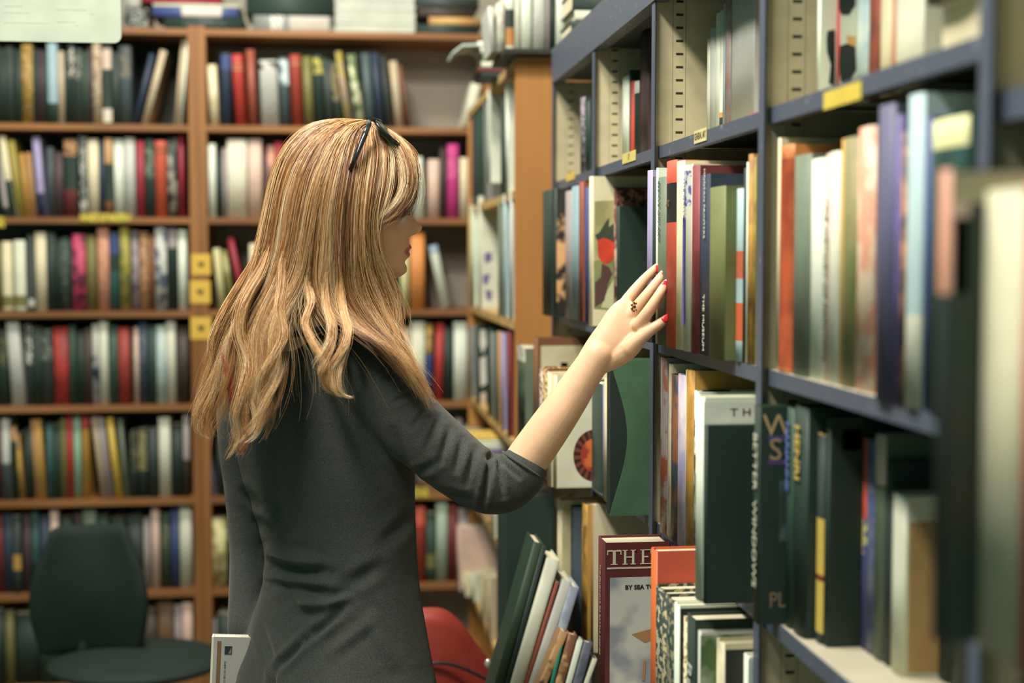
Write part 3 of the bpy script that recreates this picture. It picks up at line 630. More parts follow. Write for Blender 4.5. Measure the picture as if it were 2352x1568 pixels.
side_row([(1874, 1880, -30, 'white', dict(X=.525, ex=cover_poly([(1900, 72), (1917, 68), (1917, 196), (1903, 192), (1911, 160), (1899, 120), (1898, 90)], BLK), n='white with black figure')), (1918, 1925, -30, 'red', dict(ex=multi(cover_panel(.001, -.003, .0, .99, mat((204, 208, 186), 'plain', .4)), cover_poly([(1926, -20), (1964, -20), (1964, 12), (1950, 34), (1932, 34), (1926, 20)], BLK), cover_poly([(1928, 106), (1945, 100), (1964, 108), (1966, 160), (1950, 190), (1930, 188), (1926, 150)], BLK), cover_poly([(1943, 82), (1964, 84), (1964, 106), (1948, 106)], mat((200, 150, 96)), 'pot_picture')), n='red-spined black and white')), (1968, 1994, -30, 'pale blue', dict(acc=(206, 212, 190), kind='worn')), (1995, 2020, -30, 'rust', dict(acc=(90, 56, 46), kind='worn')), (2021, 2044, -30, 'cream'), (2045, 2054, -30, 'salmon'), (2055, 2118, -30, 'ivory')], 1.642, 'near bay, ' + GA, .52, 60, 1.5)
side_row([(2122, 2215, -40, 'black', dict(X=.50, dz=.048))], 1.642, 'near bay, ' + GA, .5, 60, 1.16)
lie(.50, .70, 1.055, 1.155, 1.646, .044, 'ivory', 'flat ivory', 'near bay, ' + GA)
# ---- row B
GB = 'middle metal shelf'
ART1 = mat((44, 40, 36), 'blotch', .4, (206, 160, 110), .7); ART2 = mat((150, 150, 96), 'blotch', .5, (120, 46, 36), .8)
ORN = mat((58, 36, 34), 'blotch', .5, (150, 96, 76), 3.2)
def berries(root, t, h, d, bul):
    bm = bmesh.new()
    for k in range(16):
        y = .022+.05*random.random(); z = h*(.45+.16*random.random()); r = random.uniform(.005, .011)
        n = 9; vs = [bm.verts.new((t+.0006, y+r*math.cos(6.283*i/n)*random.uniform(.7, 1.2), z+r*math.sin(6.283*i/n))) for i in range(n)]; bm.faces.new(vs)
    fin('red_flowers', bm, [mat((196, 62, 40))], root)
    bm = bmesh.new()
    for k in range(10):
        a = random.uniform(.3, 2.8); y, z = .045, h*.58; l = random.uniform(.03, .055)
        p = [(t+.0005, y+.004*math.cos(a+1.57), z), (t+.0005, y-.004*math.cos(a+1.57), z-.004), (t+.0005, y+l*math.cos(a), z+l*math.sin(a))]
        bm.faces.new([bm.verts.new(q) for q in p])
    fin('dark_leaves', bm, [mat((50, 62, 48))], root)
side_row([(1245, 1264, 435, 'black', dict(X=.442)), (1271, 1276, 432, 'black', dict(ex=cover_panel(.001, -.003, .01, .99, ART1), n='black book with pale figure cover')), (1298, 1311, 437, 'mauve grey'), (1312, 1329, 425, 'light blue'), (1330, 1338, 400, 'rust', dict(hard=False, acc=(110, 72, 56), kind='worn')), (1344, 1350, 430, 'blue')], 1.354, 'farthest bay, ' + GB, .442, 570, 3.12)
side_row([(1353, 1359, 395, 'cream', dict(X=.455, ex=multi(cover_poly([(1366, 462), (1410, 460), (1410, 712), (1364, 708)], mat((168, 160, 112), 'worn', .5, (140, 136, 92)), 'cover_picture', .0004),
  cover_poly([(1364, 600), (1410, 590), (1410, 712), (1364, 708)], mat((128, 134, 88), 'worn', .5, (96, 108, 70)), 'foliage_picture', .0006),
  cover_poly([(1366, 540), (1376, 534), (1392, 508), (1399, 500), (1398, 522), (1410, 512), (1410, 556), (1376, 560)], mat((56, 66, 50)), 'dark_leaves', .0008),
  cover_poly([(1372, 552), (1386, 546), (1398, 550), (1410, 556), (1410, 590), (1400, 604), (1386, 606), (1374, 590)], mat((198, 66, 44), 'worn', .5, (150, 50, 36)), 'red_flowers', .0010),
  cover_poly([(1382, 606), (1398, 612), (1406, 628), (1396, 650), (1388, 690), (1366, 704), (1366, 650), (1380, 636)], mat((84, 56, 52)), 'vase_picture', .0012),
  cover_poly([(1396, 664), (1410, 640), (1410, 710), (1380, 706)], mat((186, 186, 146)), 'cloth_picture', .0011)), n='cream framed still-life')), (1409, 1413, 430, 'maroon', dict(kind='blotch', acc=(196, 170, 150), ex=cover_panel(.001, -.002, .86, .985, ORN), n='ornate bordered maroon')), (1415, 1419, 473, 'black', dict(ex=cover_panel(.002, -.002, .01, .985, mat((36, 54, 46), 'plain', .5)), d=.2, n='black-fronted'))], 1.354, 'middle far bay, ' + GB, .455, 570, 2.612)
side_row([(1487, 1496, 390, 'lavender', dict(X=.4535, hard=False)), (1498, 1504, 405, 'black', dict(hard=False)), (1505, 1509, 385, 'white', dict(hard=False)), (1510, 1527, 405, 'grey green', dict(kind='cloth', acc=(120, 136, 126), ex=spine_text('ESSAYS ON ART', .012, (84, 96, 88), .8), n='grey green cloth')),
 (1529, 1551, 366, 'orange red', dict(kind='cloth', bands=((.67, .88, (38, 40, 36)),), ex=spine_text_h('ART', .013, (120, 92, 60), .77, .8), n='orange-red')), (1553, 1568, 368, 'cream', dict(acc=(190, 190, 150), kind='worn')), (1570, 1584, 378, 'ivory', dict(bands=((.78, .97, (190, 196, 190), 'speck', (96, 88, 150)), (.0, .78, 'ivory')), ex=multi(spine_text('THE GALLERY', .011, (96, 90, 156), .8), cover_panel(-1, -.9, 0, 0, PAGE) if 0 else (lambda *a: box('violet_stripe', a[1]*.35, a[1]*.62, -a[4]-.0008, -a[4]+.0002, a[2]*.14, a[2]*.72, mat((88, 78, 150)), a[0])), (lambda *a: None)), n='white with violet stripe')),
 (1585, 1588, 376, 'pale pink', dict(hard=False)), (1589, 1603, 379, 'maroon', dict(acc=(128, 60, 62), kind='worn')), (1604, 1626, 398, 'navy', dict(rnd=.0, ex=multi(spine_text('MODERN PAINTERS', .010, (214, 218, 200), .84), spine_text('THE MUSEUM', .012, (214, 218, 200), .18), cover_text('Movement', .014, (200, 204, 190), .115, .965, 1.0, 1.3)), d=.19, n='navy')),
 (1628, 1662, 426, 'olive green', dict(X=.463, kind='cloth', rnd=.005, ex=multi(spine_text('', .01, (60, 60, 40))), n='olive green cloth')), (1690, 1703, 432, 'pale blue', dict(bands=((.12, .34, (196, 96, 60)), (.48, .64, (190, 100, 70))), n='pale blue book with orange discs')), (1704, 1710, 385, 'black'), (1711, 1714, 372, 'white', dict(hard=False)), (1715, 1724, 353, 'gold', dict(kind='worn', acc=(110, 72, 40))), (1726, 1731, 360, 'mustard', dict(kind='worn', acc=(90, 60, 40)))], 1.354, 'centre bay, ' + GB, .4535, 570, 2.10)
side_row([(1782, 1788, 316, 'cream', dict(X=.485, hard=False)), (1789, 1818, 330, 'orange', dict(kind='worn', acc=(160, 84, 50), bands=((.02, .94, (176, 84, 48), 'worn', (140, 62, 40)),), n='orange brown')), (1821, 1858, 352, 'grey green', dict(kind='cloth')), (1861, 1890, 362, 'white'), (1892, 1902, 352, 'pale pink', dict(kind='plain', ex=spine_text('THE HISTORY OF PAINTING', .013, (44, 44, 40), .45), n='blush white titled')), (1903, 1924, 346, 'ivory'), (1926, 1934, 318, 'gold'), (1935, 1964, 312, 'olive green', dict(acc=(132, 124, 84), kind='worn')), (1966, 2005, 286, 'salmon', dict(kind='blotch', acc=(206, 186, 160), n='salmon patterned'))], 1.353, 'near bay, ' + GB, .485, 600, 1.54)
side_row([(2012, 2048, 236, 'slate', dict(X=.474, bands=((0, 1, (84, 84, 110)),), n='slate blue tall')), (2050, 2062, 262, 'violet', dict(acc=(84, 76, 110), kind='worn')), (2064, 2078, 300, 'dark brown', dict(kind='blotch', acc=(176, 122, 80))), (2080, 2114, 212, 'pale blue', dict(kind='plain', bands=((0, .3, 'ivory'),), n='pale blue white tall')), (2118, 2130, 268, 'blue', dict(acc=(60, 70, 100))), (2132, 2215, 262, 'teal', dict(acc=(44, 72, 64), kind='worn', bands=((.9, 1, (206, 206, 150)),), n='dark teal wide'))], 1.353, 'nearest part of near bay, ' + GB, .474, 600, 1.225)
# near bay beyond the last post
GN = 'nearest metal shelf'
side_row([(2146, 2172, 388, 'charcoal', dict(X=.372, d=.2, bands=((.74, 1, 'salmon'),), ex=multi(cover_panel(.002, -.002, .0, .9, mat((46, 58, 50), 'blotch', .4, (72, 60, 48), .25)), cover_panel(.0, -.002, .93, .995, mat((176, 168, 140))), cover_panel(.0, .012, .74, .93, mat((206, 178, 160)))), n='dark picture-covered')), (2252, 2345, 430, 'cream', dict(kind='plain', d=.2, bands=((0, 1, (192, 188, 158)),), n='thick cream')), (2349, 2380, 400, 'red', dict(d=.2))], 1.2385, 'bay beside the camera, ' + GN, .372, 800, .885)
# ---- row C
GC = 'lower metal shelf'
side_row([(1187, 1204, 800, 'grey green', dict(X=.388, d=.2, bands=((.86, 1, 'light grey', 'blotch', (110, 110, 100)),), kind='worn', acc=(70, 78, 66))), (1225, 1232, 776, 'brown', dict(d=.22, ex=multi(cover_panel(.008, -.004, .02, .93, mat((200, 190, 156), 'worn', .6, (176, 162, 128), .6)), cover_panel(.05, .065, .72, .78, mat((46, 48, 40)))), n='brown-framed cream')),], 1.076, 'farthest bay, ' + GC, .388, 900, 3.11)
MAND = mat((196, 120, 70), 'blotch', .5, (90, 44, 36), 3)
def mandala(root, t, h, d, bul):
    box('cover_panel', t, t+.0003, .002, d-.003, .002, h-.002, mat((214, 212, 184), 'plain', .6), root)
    bm = bmesh.new(); cy_, cz_, R_o, R_i = .066, .057, .045, .029
    N = 36
    o_ = [bm.verts.new((t+.001, cy_+R_o*math.cos(6.2832*i/N)*.8, cz_+R_o*math.sin(6.2832*i/N))) for i in range(N)]
    i_ = [bm.verts.new((t+.001, cy_+R_i*math.cos(6.2832*i/N)*.8, cz_+R_i*math.sin(6.2832*i/N))) for i in range(N)]
    for i in range(N):
        f = bm.faces.new((o_[i], o_[(i+1) % N], i_[(i+1) % N], i_[i])); f.material_index = (i//1) % 2
    c_ = bm.verts.new((t+.001, cy_, cz_))
    for i in range(N): bm.faces.new((i_[i], i_[(i+1) % N], c_)).material_index = 2
    fin('mandala', bm, [mat((120, 64, 44)), mat((60, 34, 30)), mat((206, 110, 60), 'blotch', .5, (150, 60, 40))], root)
side_row([(1234, 1239, 850, 'dark brown', dict(X=.368)), (1240, 1246, 850, 'pale pink', dict(kind='speck', acc=(90, 70, 50))), (1247, 1256, 846, 'brown', dict(kind='speck', acc=(190, 170, 120))), (1258, 1264, 856, 'cream')], 1.076, 'middle far bay, ' + GC, .37, 900, 2.60)
side_row([(1268, 1276, 862, 'cream', dict(d=.22, X=.372, ex=mandala, n='large cream book with mandala')), (1358, 1383, 884, 'black', dict(bands=((0, .03, 'grey'),))), (1384, 1387, 880, 'lavender', dict(hard=False)), (1388, 1399, 872, 'cream', dict(kind='worn', acc=(200, 180, 120)))], 1.076, 'middle far bay, ' + GC, .372, 900, 2.49)
# green curved magazine file
def mag_file():
    Y1 = 2.165; x0 = onY(1402, 1000, Y1).x; z0 = 1.0766; z1 = onY(1450, 826, Y1).z; hh = z1-z0
    t = thing('magazine_file', 'green open magazine file with curved front edge on the metal shelf below the hand', 'magazine file', (x0, Y1, z0))
    G = mat((74, 108, 78), 'cloth', .55, None); W = .035; D = .18; n = 16
    def prof(z):  # concave front edge
        return .0+ .027*math.sin(math.pi*min(1, max(0, z/hh)))**1.3
    for nm, ya, yb in (('side_wall', 0, .0028), ('side_wall', W-.0028, W)):
        bm = bmesh.new(); ring = []
        for k in range(n+1):
            z = hh*k/n; x = prof(z)
            ring.append([bm.verts.new((x, ya, z)), bm.verts.new((D, ya, z)), bm.verts.new((D, yb, z)), bm.verts.new((x, yb, z))])
        for k in range(n):
            for j in range(4): bm.faces.new((ring[k][j], ring[k][(j+1) % 4], ring[k+1][(j+1) % 4], ring[k+1][j]))
        bm.faces.new(ring[0][::-1]); bm.faces.new(ring[-1]); fin(nm, bm, [G], t)
    box('back_wall', D-.0028, D, .0028, W-.0028, 0, hh, G, t); box('base', .002, D-.0028, .0028, W-.0028, 0, .003, G, t)
    box('dark_inside', .0004, D-.004, .0032, W-.0032, .0034, hh-.008, mat((36, 48, 42), 'plain'), t)  # black fill stands in for the shade inside the open file
    for (ya, yb, c, dx) in ((.006, .03, (60, 50, 44), .04), (.031, .045, (44, 56, 50), .035), (.047, .068, (196, 190, 170), .045)):
        pass
mag_file()
WIN = 'centre bay, ' + GC
side_row([(1516, 1529, 815, 'mauve grey', dict(X=.475, kind='blotch', acc=(150, 84, 56), n='grey and rust photo-spined')), (1533, 1540, 836, 'cream', dict(kind='worn')), (1541, 1555, 862, 'brown', dict(kind='blotch', acc=(56, 64, 70), n='brown and black patterned')), (1556, 1571, 862, 'lavender', dict(kind='worn', acc=(190, 176, 176), n='lilac worn')), (1572, 1575, 850, 'ivory', dict(hard=False)), (1576, 1592, 852, 'gold', dict(kind='worn', acc=(150, 110, 50), hard=False)), (1593, 1605, 900, 'white', dict(kind='blotch', acc=(70, 72, 66), n='white black-flecked'))], 1.076, WIN, .475, 1050, 2.045)
side_row([(1597, 1612, 913, 'white', dict(X=.418, d=.2, ex=multi(cover_panel(.0, -.003, .02, .98, mat((214, 218, 202), 'plain', .4)), cover_text('THE', .013, (84, 50, 60), .050, .925, 1.2, 1.6)), n='white book titled THE')), (1613, 1619, 978, 'black', dict(X=.419, d=.2, n='wide black-fronted'))], 1.076, WIN, .425, 1180, 1.83)
def figure(root, t, h, d, bul):
    bm = bmesh.new()
    for (z, rx, rz) in ((.56, .007, .014), (.50, .008, .012), (.43, .010, .018)):
        n = 14; bm.faces.new([bm.verts.new((t+.0007, .07+rx*math.cos(6.283*i/n), h*z+rz*math.sin(6.283*i/n))) for i in range(n)])
    fin('gold_figure', bm, [mat((206, 150, 66), 'worn', .5, (170, 100, 40))], root)
side_row([(1725, 1739, 934, 'black', dict(X=.452, d=.2, rnd=.001, ex=multi(spine_text('BETTER  WINDOWS', .019, (206, 206, 180), .52), cover_panel(.010, .075, .84, .868, mat((76, 70, 120)), 'violet_band'), cover_panel(.010, .075, .735, .758, mat((84, 66, 116)), 'violet_band'), cover_panel(.023, .075, .38, .66, mat((76, 92, 92), 'blotch', .5, (50, 60, 60))), cover_text('W', .034, (186, 156, 116), .021, .91), cover_text('S', .034, (166, 140, 104), .018, .80), cover_text('PL', .024, (140, 122, 98), .022, .11, .8)), n='black book lettered W S')),
 (1803, 1817, 938, 'dark green', dict(d=.18, ex=spine_text('MARIANNE', .015, (96, 112, 170), .78, bold=.0005), n='dark green book with blue lettering')), (1822, 1850, 938, 'black', dict(d=.18, ex=spine_text('HENRI', .021, (206, 172, 84), .80, bold=.0005), n='black book with gold lettering')), (1873, 1890, 1000, 'yellow', dict(bands=((.60, 1, 'charcoal'), (.0, .05, 'black'), (.3, .33, 'dark red')), d=.14, ex=cover_panel(.0, -.0, 0, 1, mat((44, 52, 46), 'plain', .5)), n='yellow and charcoal')),
 (1892, 1899, 960, 'black', dict(d=.16, ex=multi(cover_panel(.004, -.004, .02, .98, mat((40, 52, 44), 'plain', .4)), cover_panel(.014, .034, .86, .95, mat((150, 160, 136), 'blotch', .5, (60, 66, 56)), 'pale_picture'), figure), n='black book with gold figure')), (1976, 1986, 1008, 'orange red', dict(d=.14, bands=((0, .45, (80, 80, 130)), (.45, .62, (196, 186, 110), 'speck', (80, 80, 130))), n='orange-red and blue')), (1988, 2004, 1012, 'blue', dict(acc=(130, 130, 140), kind='worn')), (2006, 2028, 1000, 'grey green', dict(bands=((.78, 1, 'pale pink'),))), (2030, 2044, 1060, 'charcoal', {}),
 (2048, 2078, 1140, 'ivory', dict(X=.535, d=.2, ex=cover_panel(.003, -.002, .02, .86, mat((176, 142, 94), 'plain', .6)), n='ivory book with tan cover')), (2158, 2186, 940, 'black', dict(d=.14)), (2188, 2226, 960, 'charcoal', dict(d=.14))], 1.076, 'near bay, ' + GC, .452, 1250, 1.547)
o = box('pink_box', 0, .02, 0, .02, 0, .022, mat(PAL['pink']), None, .001, (.555, 1.40, 1.0767)); 
o.location = tuple(onZ(1957, 1480, 1.0767)); tag(o, 'tiny pink box on the lower metal shelf by the black books', 'box')
# ---- row D
GD = 'lowest metal shelf'
side_row([(1280, 1288, 1150, 'cream', dict(X=.392, d=.14, ex=cover_panel(.001, -.001, .02, .98, mat((206, 194, 150), 'plain', .6)))), (1311, 1317, 1166, 'slate', dict(d=.14, ex=cover_panel(.001, -.001, .02, .98, mat((84, 96, 106), 'plain', .6)))), (1336, 1346, 1160, 'gold', dict(acc=(110, 84, 40), kind='worn')), (1357, 1361, 1160, 'cream', dict(hard=False, bands=((0, 1, (150, 120, 84)),)))], .79, 'middle far bay, ' + GD, .392, 1300, 2.56)
def serif(root, t, h, d, bul):
    bm = bmesh.new(); k_ = [0]
    def r(y0, y1, z0, z1):
        k_[0] += 1; bm_box(bm, t+.0003, t+.0010+k_[0]*.00002, y0, y1, z0, z1)
    zb, zt = h-.032, h-.0105; y = .0035
    def T(y): r(y, y+.021, zt-.0022, zt); r(y, y+.0014, zt-.007, zt); r(y+.0196, y+.021, zt-.007, zt); r(y+.0085, y+.0128, zb, zt); r(y+.0055, y+.0155, zb, zb+.0011)
    def Hh(y):
        for q in (y+.0025, y+.0145): r(q, q+.0032, zb, zt); r(q-.0022, q+.0054, zb, zb+.0011); r(q-.0022, q+.0054, zt-.0011, zt)
        r(y+.004, y+.016, (zb+zt)/2-.0007, (zb+zt)/2+.0007)
    def Ee(y): r(y+.0025, y+.0057, zb, zt); r(y, y+.016, zt-.0011, zt); r(y, y+.017, zb, zb+.0011); r(y+.004, y+.012, (zb+zt)/2-.0007, (zb+zt)/2+.0007); r(y+.015, y+.016, zt-.006, zt); r(y+.016, y+.017, zb, zb+.006)
    T(y); Hh(y+.0225); Ee(y+.049)
    fin('title', bm, [mat((214, 206, 176))], root)
    box('title_rule', t, t+.0008, .0035, d-.006, h-.0385, h-.036, mat((206, 196, 170)), root)
    box('cover_picture', t, t+.0005, .008, d-.006, .01, h-.051, mat((200, 200, 188), 'blotch', .5, (146, 150, 156), .35), root)
    me = text_mesh('BY SEA TO', .0088, .0002, 1.05, .0003); obj('subtitle', me, root, (t+.001, .052, h-.066), (math.radians(90), 0, math.radians(90)), [mat((44, 44, 44))])
    bm = bmesh.new()
    for pts in ([(.040, .145), (.070, .152), (.110, .150), (.060, .132)], [(.056, .075), (.060, .075), (.062, .105), (.058, .105)], [(.030, .070), (.11, .073), (.11, .066), (.03, .064)]):
        bm.faces.new([bm.verts.new((t+.0012, a, h-.28+b)) for a, b in pts])
    fin('ship_picture', bm, [mat((176, 132, 92))], root)
    me = text_mesh('THE JOURNALS OF BATTLE SCENES', .0085, .0002, 1.0, .0002); obj('spine_title', me, root, (t/2, -bul-.0006, h*.62), (math.radians(90), math.radians(90), 0), [mat((200, 190, 160))])
side_row([(1370, 1386, 1247, 'maroon', dict(X=.378, d=.096, nocap=True, ex=serif, rnd=.001, n='maroon book titled THE'))], .79, WIN.replace(GC, GD), .378, 1400, 2.10)
side_row([(1494, 1505, 1266, 'orange red', dict(X=.405, d=.07, nocap=True, bands=((0, 1, (196, 100, 52)),), n='orange')), (1506, 1518, 1318, 'black', dict(kind='speck', acc=(150, 144, 120))), (1519, 1529, 1322, 'charcoal', dict(kind='speck', acc=(160, 150, 110))), (1530, 1546, 1330, 'black', dict(kind='speck', acc=(120, 116, 90))), (1547, 1556, 1345, 'white', dict(kind='plain', ex=cover_panel(.002, -.002, .0, .985, mat((40, 44, 40))), n='white-spined black')), (1567, 1573, 1420, 'cream', dict(kind='speck', acc=(120, 84, 60))), (1574, 1591, 1424, 'black', dict(ex=multi(spine_text('Racing', .034, (206, 208, 190), .62), cover_panel(.001, -.001, .02, .99, mat((52, 62, 52)))), rnd=.001, n='black book titled in script')),
 (1600, 1606, 1452, 'light grey', dict(ex=cover_panel(.0, -.001, .02, .985, mat((150, 160, 140), 'blotch', .5, (70, 96, 56), .6)), n='grey book with green landscape cover')), (1645, 1660, 1478, 'cream', dict(kind='worn', ex=cover_panel(.002, -.002, .02, .97, mat((44, 46, 40))))), (1706, 1716, 1508, 'white', dict(ex=multi(cover_panel(.0, -.001, .02, .99, mat((190, 196, 186))), cover_panel(.018, -.01, .3, .9, mat((176, 168, 120))), cover_text('Rain Aid', .012, (120, 110, 70), .07, .86)), n='white book labelled Rain Aid'))], .79, 'centre bay, ' + GD, .405, 1500, 1.82)
# short things lying on row D in the shade of shelf C
z = onY(1440, 1240, 2.14).z
zz = 1.0066
for (a, b, t, c, nm) in ((1500, 1590, .010, 'ivory', 'flat ivory'), (1505, 1575, .006, 'red', 'flat red'), (1500, 1570, .006, 'white', 'flat white')):
    pass
# ------------------------------------------------------------------ low table with a leaning pile in front of the far bays
def low_table():
    t = thing('low_table', 'low wooden side table carrying the leaning books beside the shelving', 'table', (.10, 2.36, 0))
    box('top', 0, .36, 0, .2, .55, .575, OR, t, .003)
    for x in (.01, .32):
        for y in (.02, .15): box('leg', x, x+.03, y, y+.03, 0, .55, OR, t)
low_table()
LP = 'leaning pile below the woman\'s elbow'
def lean_cam(items, Y, z, row):
    """books leaning to the right, spine facing the camera: (bottom_px, top_px, top_py, thickness_px, colour)"""
    for it in items:
        bx, tx, ty, w, c = it[:5]; o = dict(it[5]) if len(it) > 5 else {}
        yy = Y+o.get('dy', 0)
        P1 = onY(tx, ty, yy); P0 = onY(bx, 1568, yy)
        dx, dz = P1.x-P0.x, P1.z-P0.z; ang = math.atan2(dx, dz)
        t = w/(F/yy)
        zlow = z+t*math.sin(ang)
        L_len = (P1.z-zlow)/math.cos(ang)
        x0 = P1.x-math.sin(ang)*L_len
        make_book(t, L_len, o.get('d', .09), c, (x0, yy, zlow+.0006), (0, ang, 0), bands=o.get('bands', ()), kind=o.get('kind'), acc=o.get('acc'), row=row, hard=o.get('hard', True), rnd=o.get('rnd'))
        if 'n' in o: B_last(o['n'])
lean_cam([(1136, 1226, 1244, 22, 'dark green', dict(n='big dark green', bands=((0, 1, (48, 66, 48)),), kind='plain')), (1160, 1244, 1256, 12, 'black'), (1172, 1256, 1280, 32, 'ivory', dict(n='tall ivory')), (1205, 1276, 1336, 9, 'rust', dict(hard=False)), (1214, 1292, 1330, 24, 'light grey', dict(n='pale grey')), (1238, 1300, 1380, 8, 'violet', dict(hard=False)), (1242, 1308, 1345, 24, 'pale blue', dict(kind='worn', acc=(130, 136, 150))), ], 2.40, .5755, LP)
lean_cam([(1248, 1300, 1460, 24, 'tan', dict(kind='blotch', acc=(80, 60, 46), n='tan and dark patterned')), (1272, 1298, 1450, 10, 'teal', dict(bands=((0, 1, (44, 130, 106)),), n='bright teal')), (1284, 1318, 1462, 26, 'brown', dict(kind='blotch', acc=(190, 150, 100), n='brown and cream patterned')), (1312, 1336, 1472, 16, 'white'), (1330, 1352, 1478, 30, 'slate', dict(kind='worn', acc=(110, 110, 130))), (1346, 1364, 1512, 16, 'ivory')], 2.24-.12+.245, .5755, 'front of ' + LP) if False else None
lean_cam([(1242, 1290, 1448, 20, 'tan', dict(kind='blotch', acc=(80, 60, 46), n='tan and dark patterned')), (1264, 1291, 1452, 9, 'teal', dict(bands=((0, 1, (44, 130, 106)),), n='bright teal', hard=False)), (1275, 1306, 1456, 22, 'brown', dict(kind='blotch', acc=(190, 150, 100), n='brown and cream patterned')), (1298, 1326, 1470, 14, 'white'), (1314, 1340, 1474, 26, 'slate', dict(kind='worn', acc=(110, 110, 130))), (1342, 1362, 1512, 13, 'ivory')], 2.365-.18, .5755, 'front of ' + LP) if False else None
lean_cam([(1238, 1287, 1448, 20, 'tan', dict(kind='blotch', acc=(80, 60, 46), n='tan and dark patterned', d=.012+.02)), (1264, 1291, 1452, 9, 'teal', dict(bands=((0, 1, (44, 130, 106)),), n='bright teal', hard=False, d=.03)), (1275, 1306, 1456, 22, 'brown', dict(kind='blotch', acc=(190, 150, 100), n='brown and cream patterned', d=.03)), (1300, 1326, 1470, 14, 'white', dict(d=.03)), (1316, 1341, 1474, 22, 'slate', dict(kind='worn', acc=(110, 110, 130), d=.03)), (1342, 1362, 1512, 11, 'ivory', dict(d=.03))], 2.365, .5755, 'front of ' + LP)
# tall dark block filling the gap beside the wooden bookcase end
o = box('dark_block', 0, .105, 0, .2, 0, .965, mat((42, 58, 50), 'plain', .7), None, .004, (.355, 3.02, 0)); tag(o, 'tall dark block filling the gap behind the leaning books', 'box')
# papers above the fifth shelf at the elbow
y0 = 3.42
z = .96
z = SZ[4]+.2065; row_ = "pile behind the woman's elbow"
for (x0_, x1_, t_, c_, n_) in ((.335, .52, .010, 'tan', 'flat tan'), (.33, .51, .012, 'violet', 'flat violet'), (.31, .50, .014, 'ivory', 'flat ivory'), (.325, .51, .010, 'white', 'flat white'), (.34, .52, .008, 'yellow', 'flat yellow')):
    z = lie(x0_, x1_, 3.72, 3.88, z, t_, c_, n_, row_)
# ------------------------------------------------------------------ chairs
def office_chair():
    K = mat((30, 44, 38), 'plain', .75)
    Y = 3.75; c = onY(205, 1400, Y)
    t = thing('office_chair', 'black office chair with rounded back in the dim lower left', 'chair', (c.x, Y, 0))
    zt = onY(190, 1212, Y).z; w = .155
    bm = bmesh.new(); zb = .44
    rows = []
    for k in range(13):
        u = k/12; z = zb+(zt-zb)*u; ww = w*(1-.25*max(0, u-.6)**2*6)*(.82+.18*math.sin(math.pi*min(1, u*1.2)))
        rows.append([(-ww+2*ww*j/8, -.0+.04*math.cos(math.pi*(j/8-.5))-.03*math.sin(math.pi*u), z) for j in range(9)])
    F0 = [[bm.verts.new(p) for p in r] for r in rows]; F1 = [[bm.verts.new((p[0]*.97, p[1]+.05, p[2]*1.0)) for p in r] for r in rows]
    for k in range(12):
        for j in range(8):
            bm.faces.new((F0[k][j], F0[k][j+1], F0[k+1][j+1], F0[k+1][j])); bm.faces.new((F1[k][j+1], F1[k][j], F1[k+1][j], F1[k+1][j+1]))
        for j in (0, 8): bm.faces.new((F0[k][j], F0[k+1][j], F1[k+1][j], F1[k][j]))
    for k in (0, 12):
        for j in range(8): bm.faces.new((F0[k][j], F0[k][j+1], F1[k][j+1], F1[k][j]))
    o = fin('backrest', bm, [K], t, smooth=True); s = o.modifiers.new('s', 'SUBSURF'); s.levels = s.render_levels = 1
    bm = bmesh.new(); ball(bm, (.12, -.0, 0), 1, (.23, .20, .035), 24); o = fin('seat', bm, [K], t, (0, 0, .425), smooth=True)
    bm = bmesh.new(); tube(bm, [(.10, 0, .08), (.10, 0, .40)], .025, 12); fin('gas_lift', bm, [K], t)
    for a in range(5):
        q = math.radians(72*a+10); e = (.10+.24*math.cos(q), .24*math.sin(q), .07)
        bm = bmesh.new(); tube(bm, [(.10, 0, .10), e], [.02, .014], 8); L = fin('base_arm', bm, [K], t)
        bm = bmesh.new(); ball(bm, (e[0], e[1], .028), .028, (1, .6, 1), 12); fin('castor', bm, [K], L)
    bm = bmesh.new(); tube(bm, [(-.03, .03, .40), (-.02, .05, .52)], .016, 8); fin('back_bracket', bm, [K], t)
office_chair()
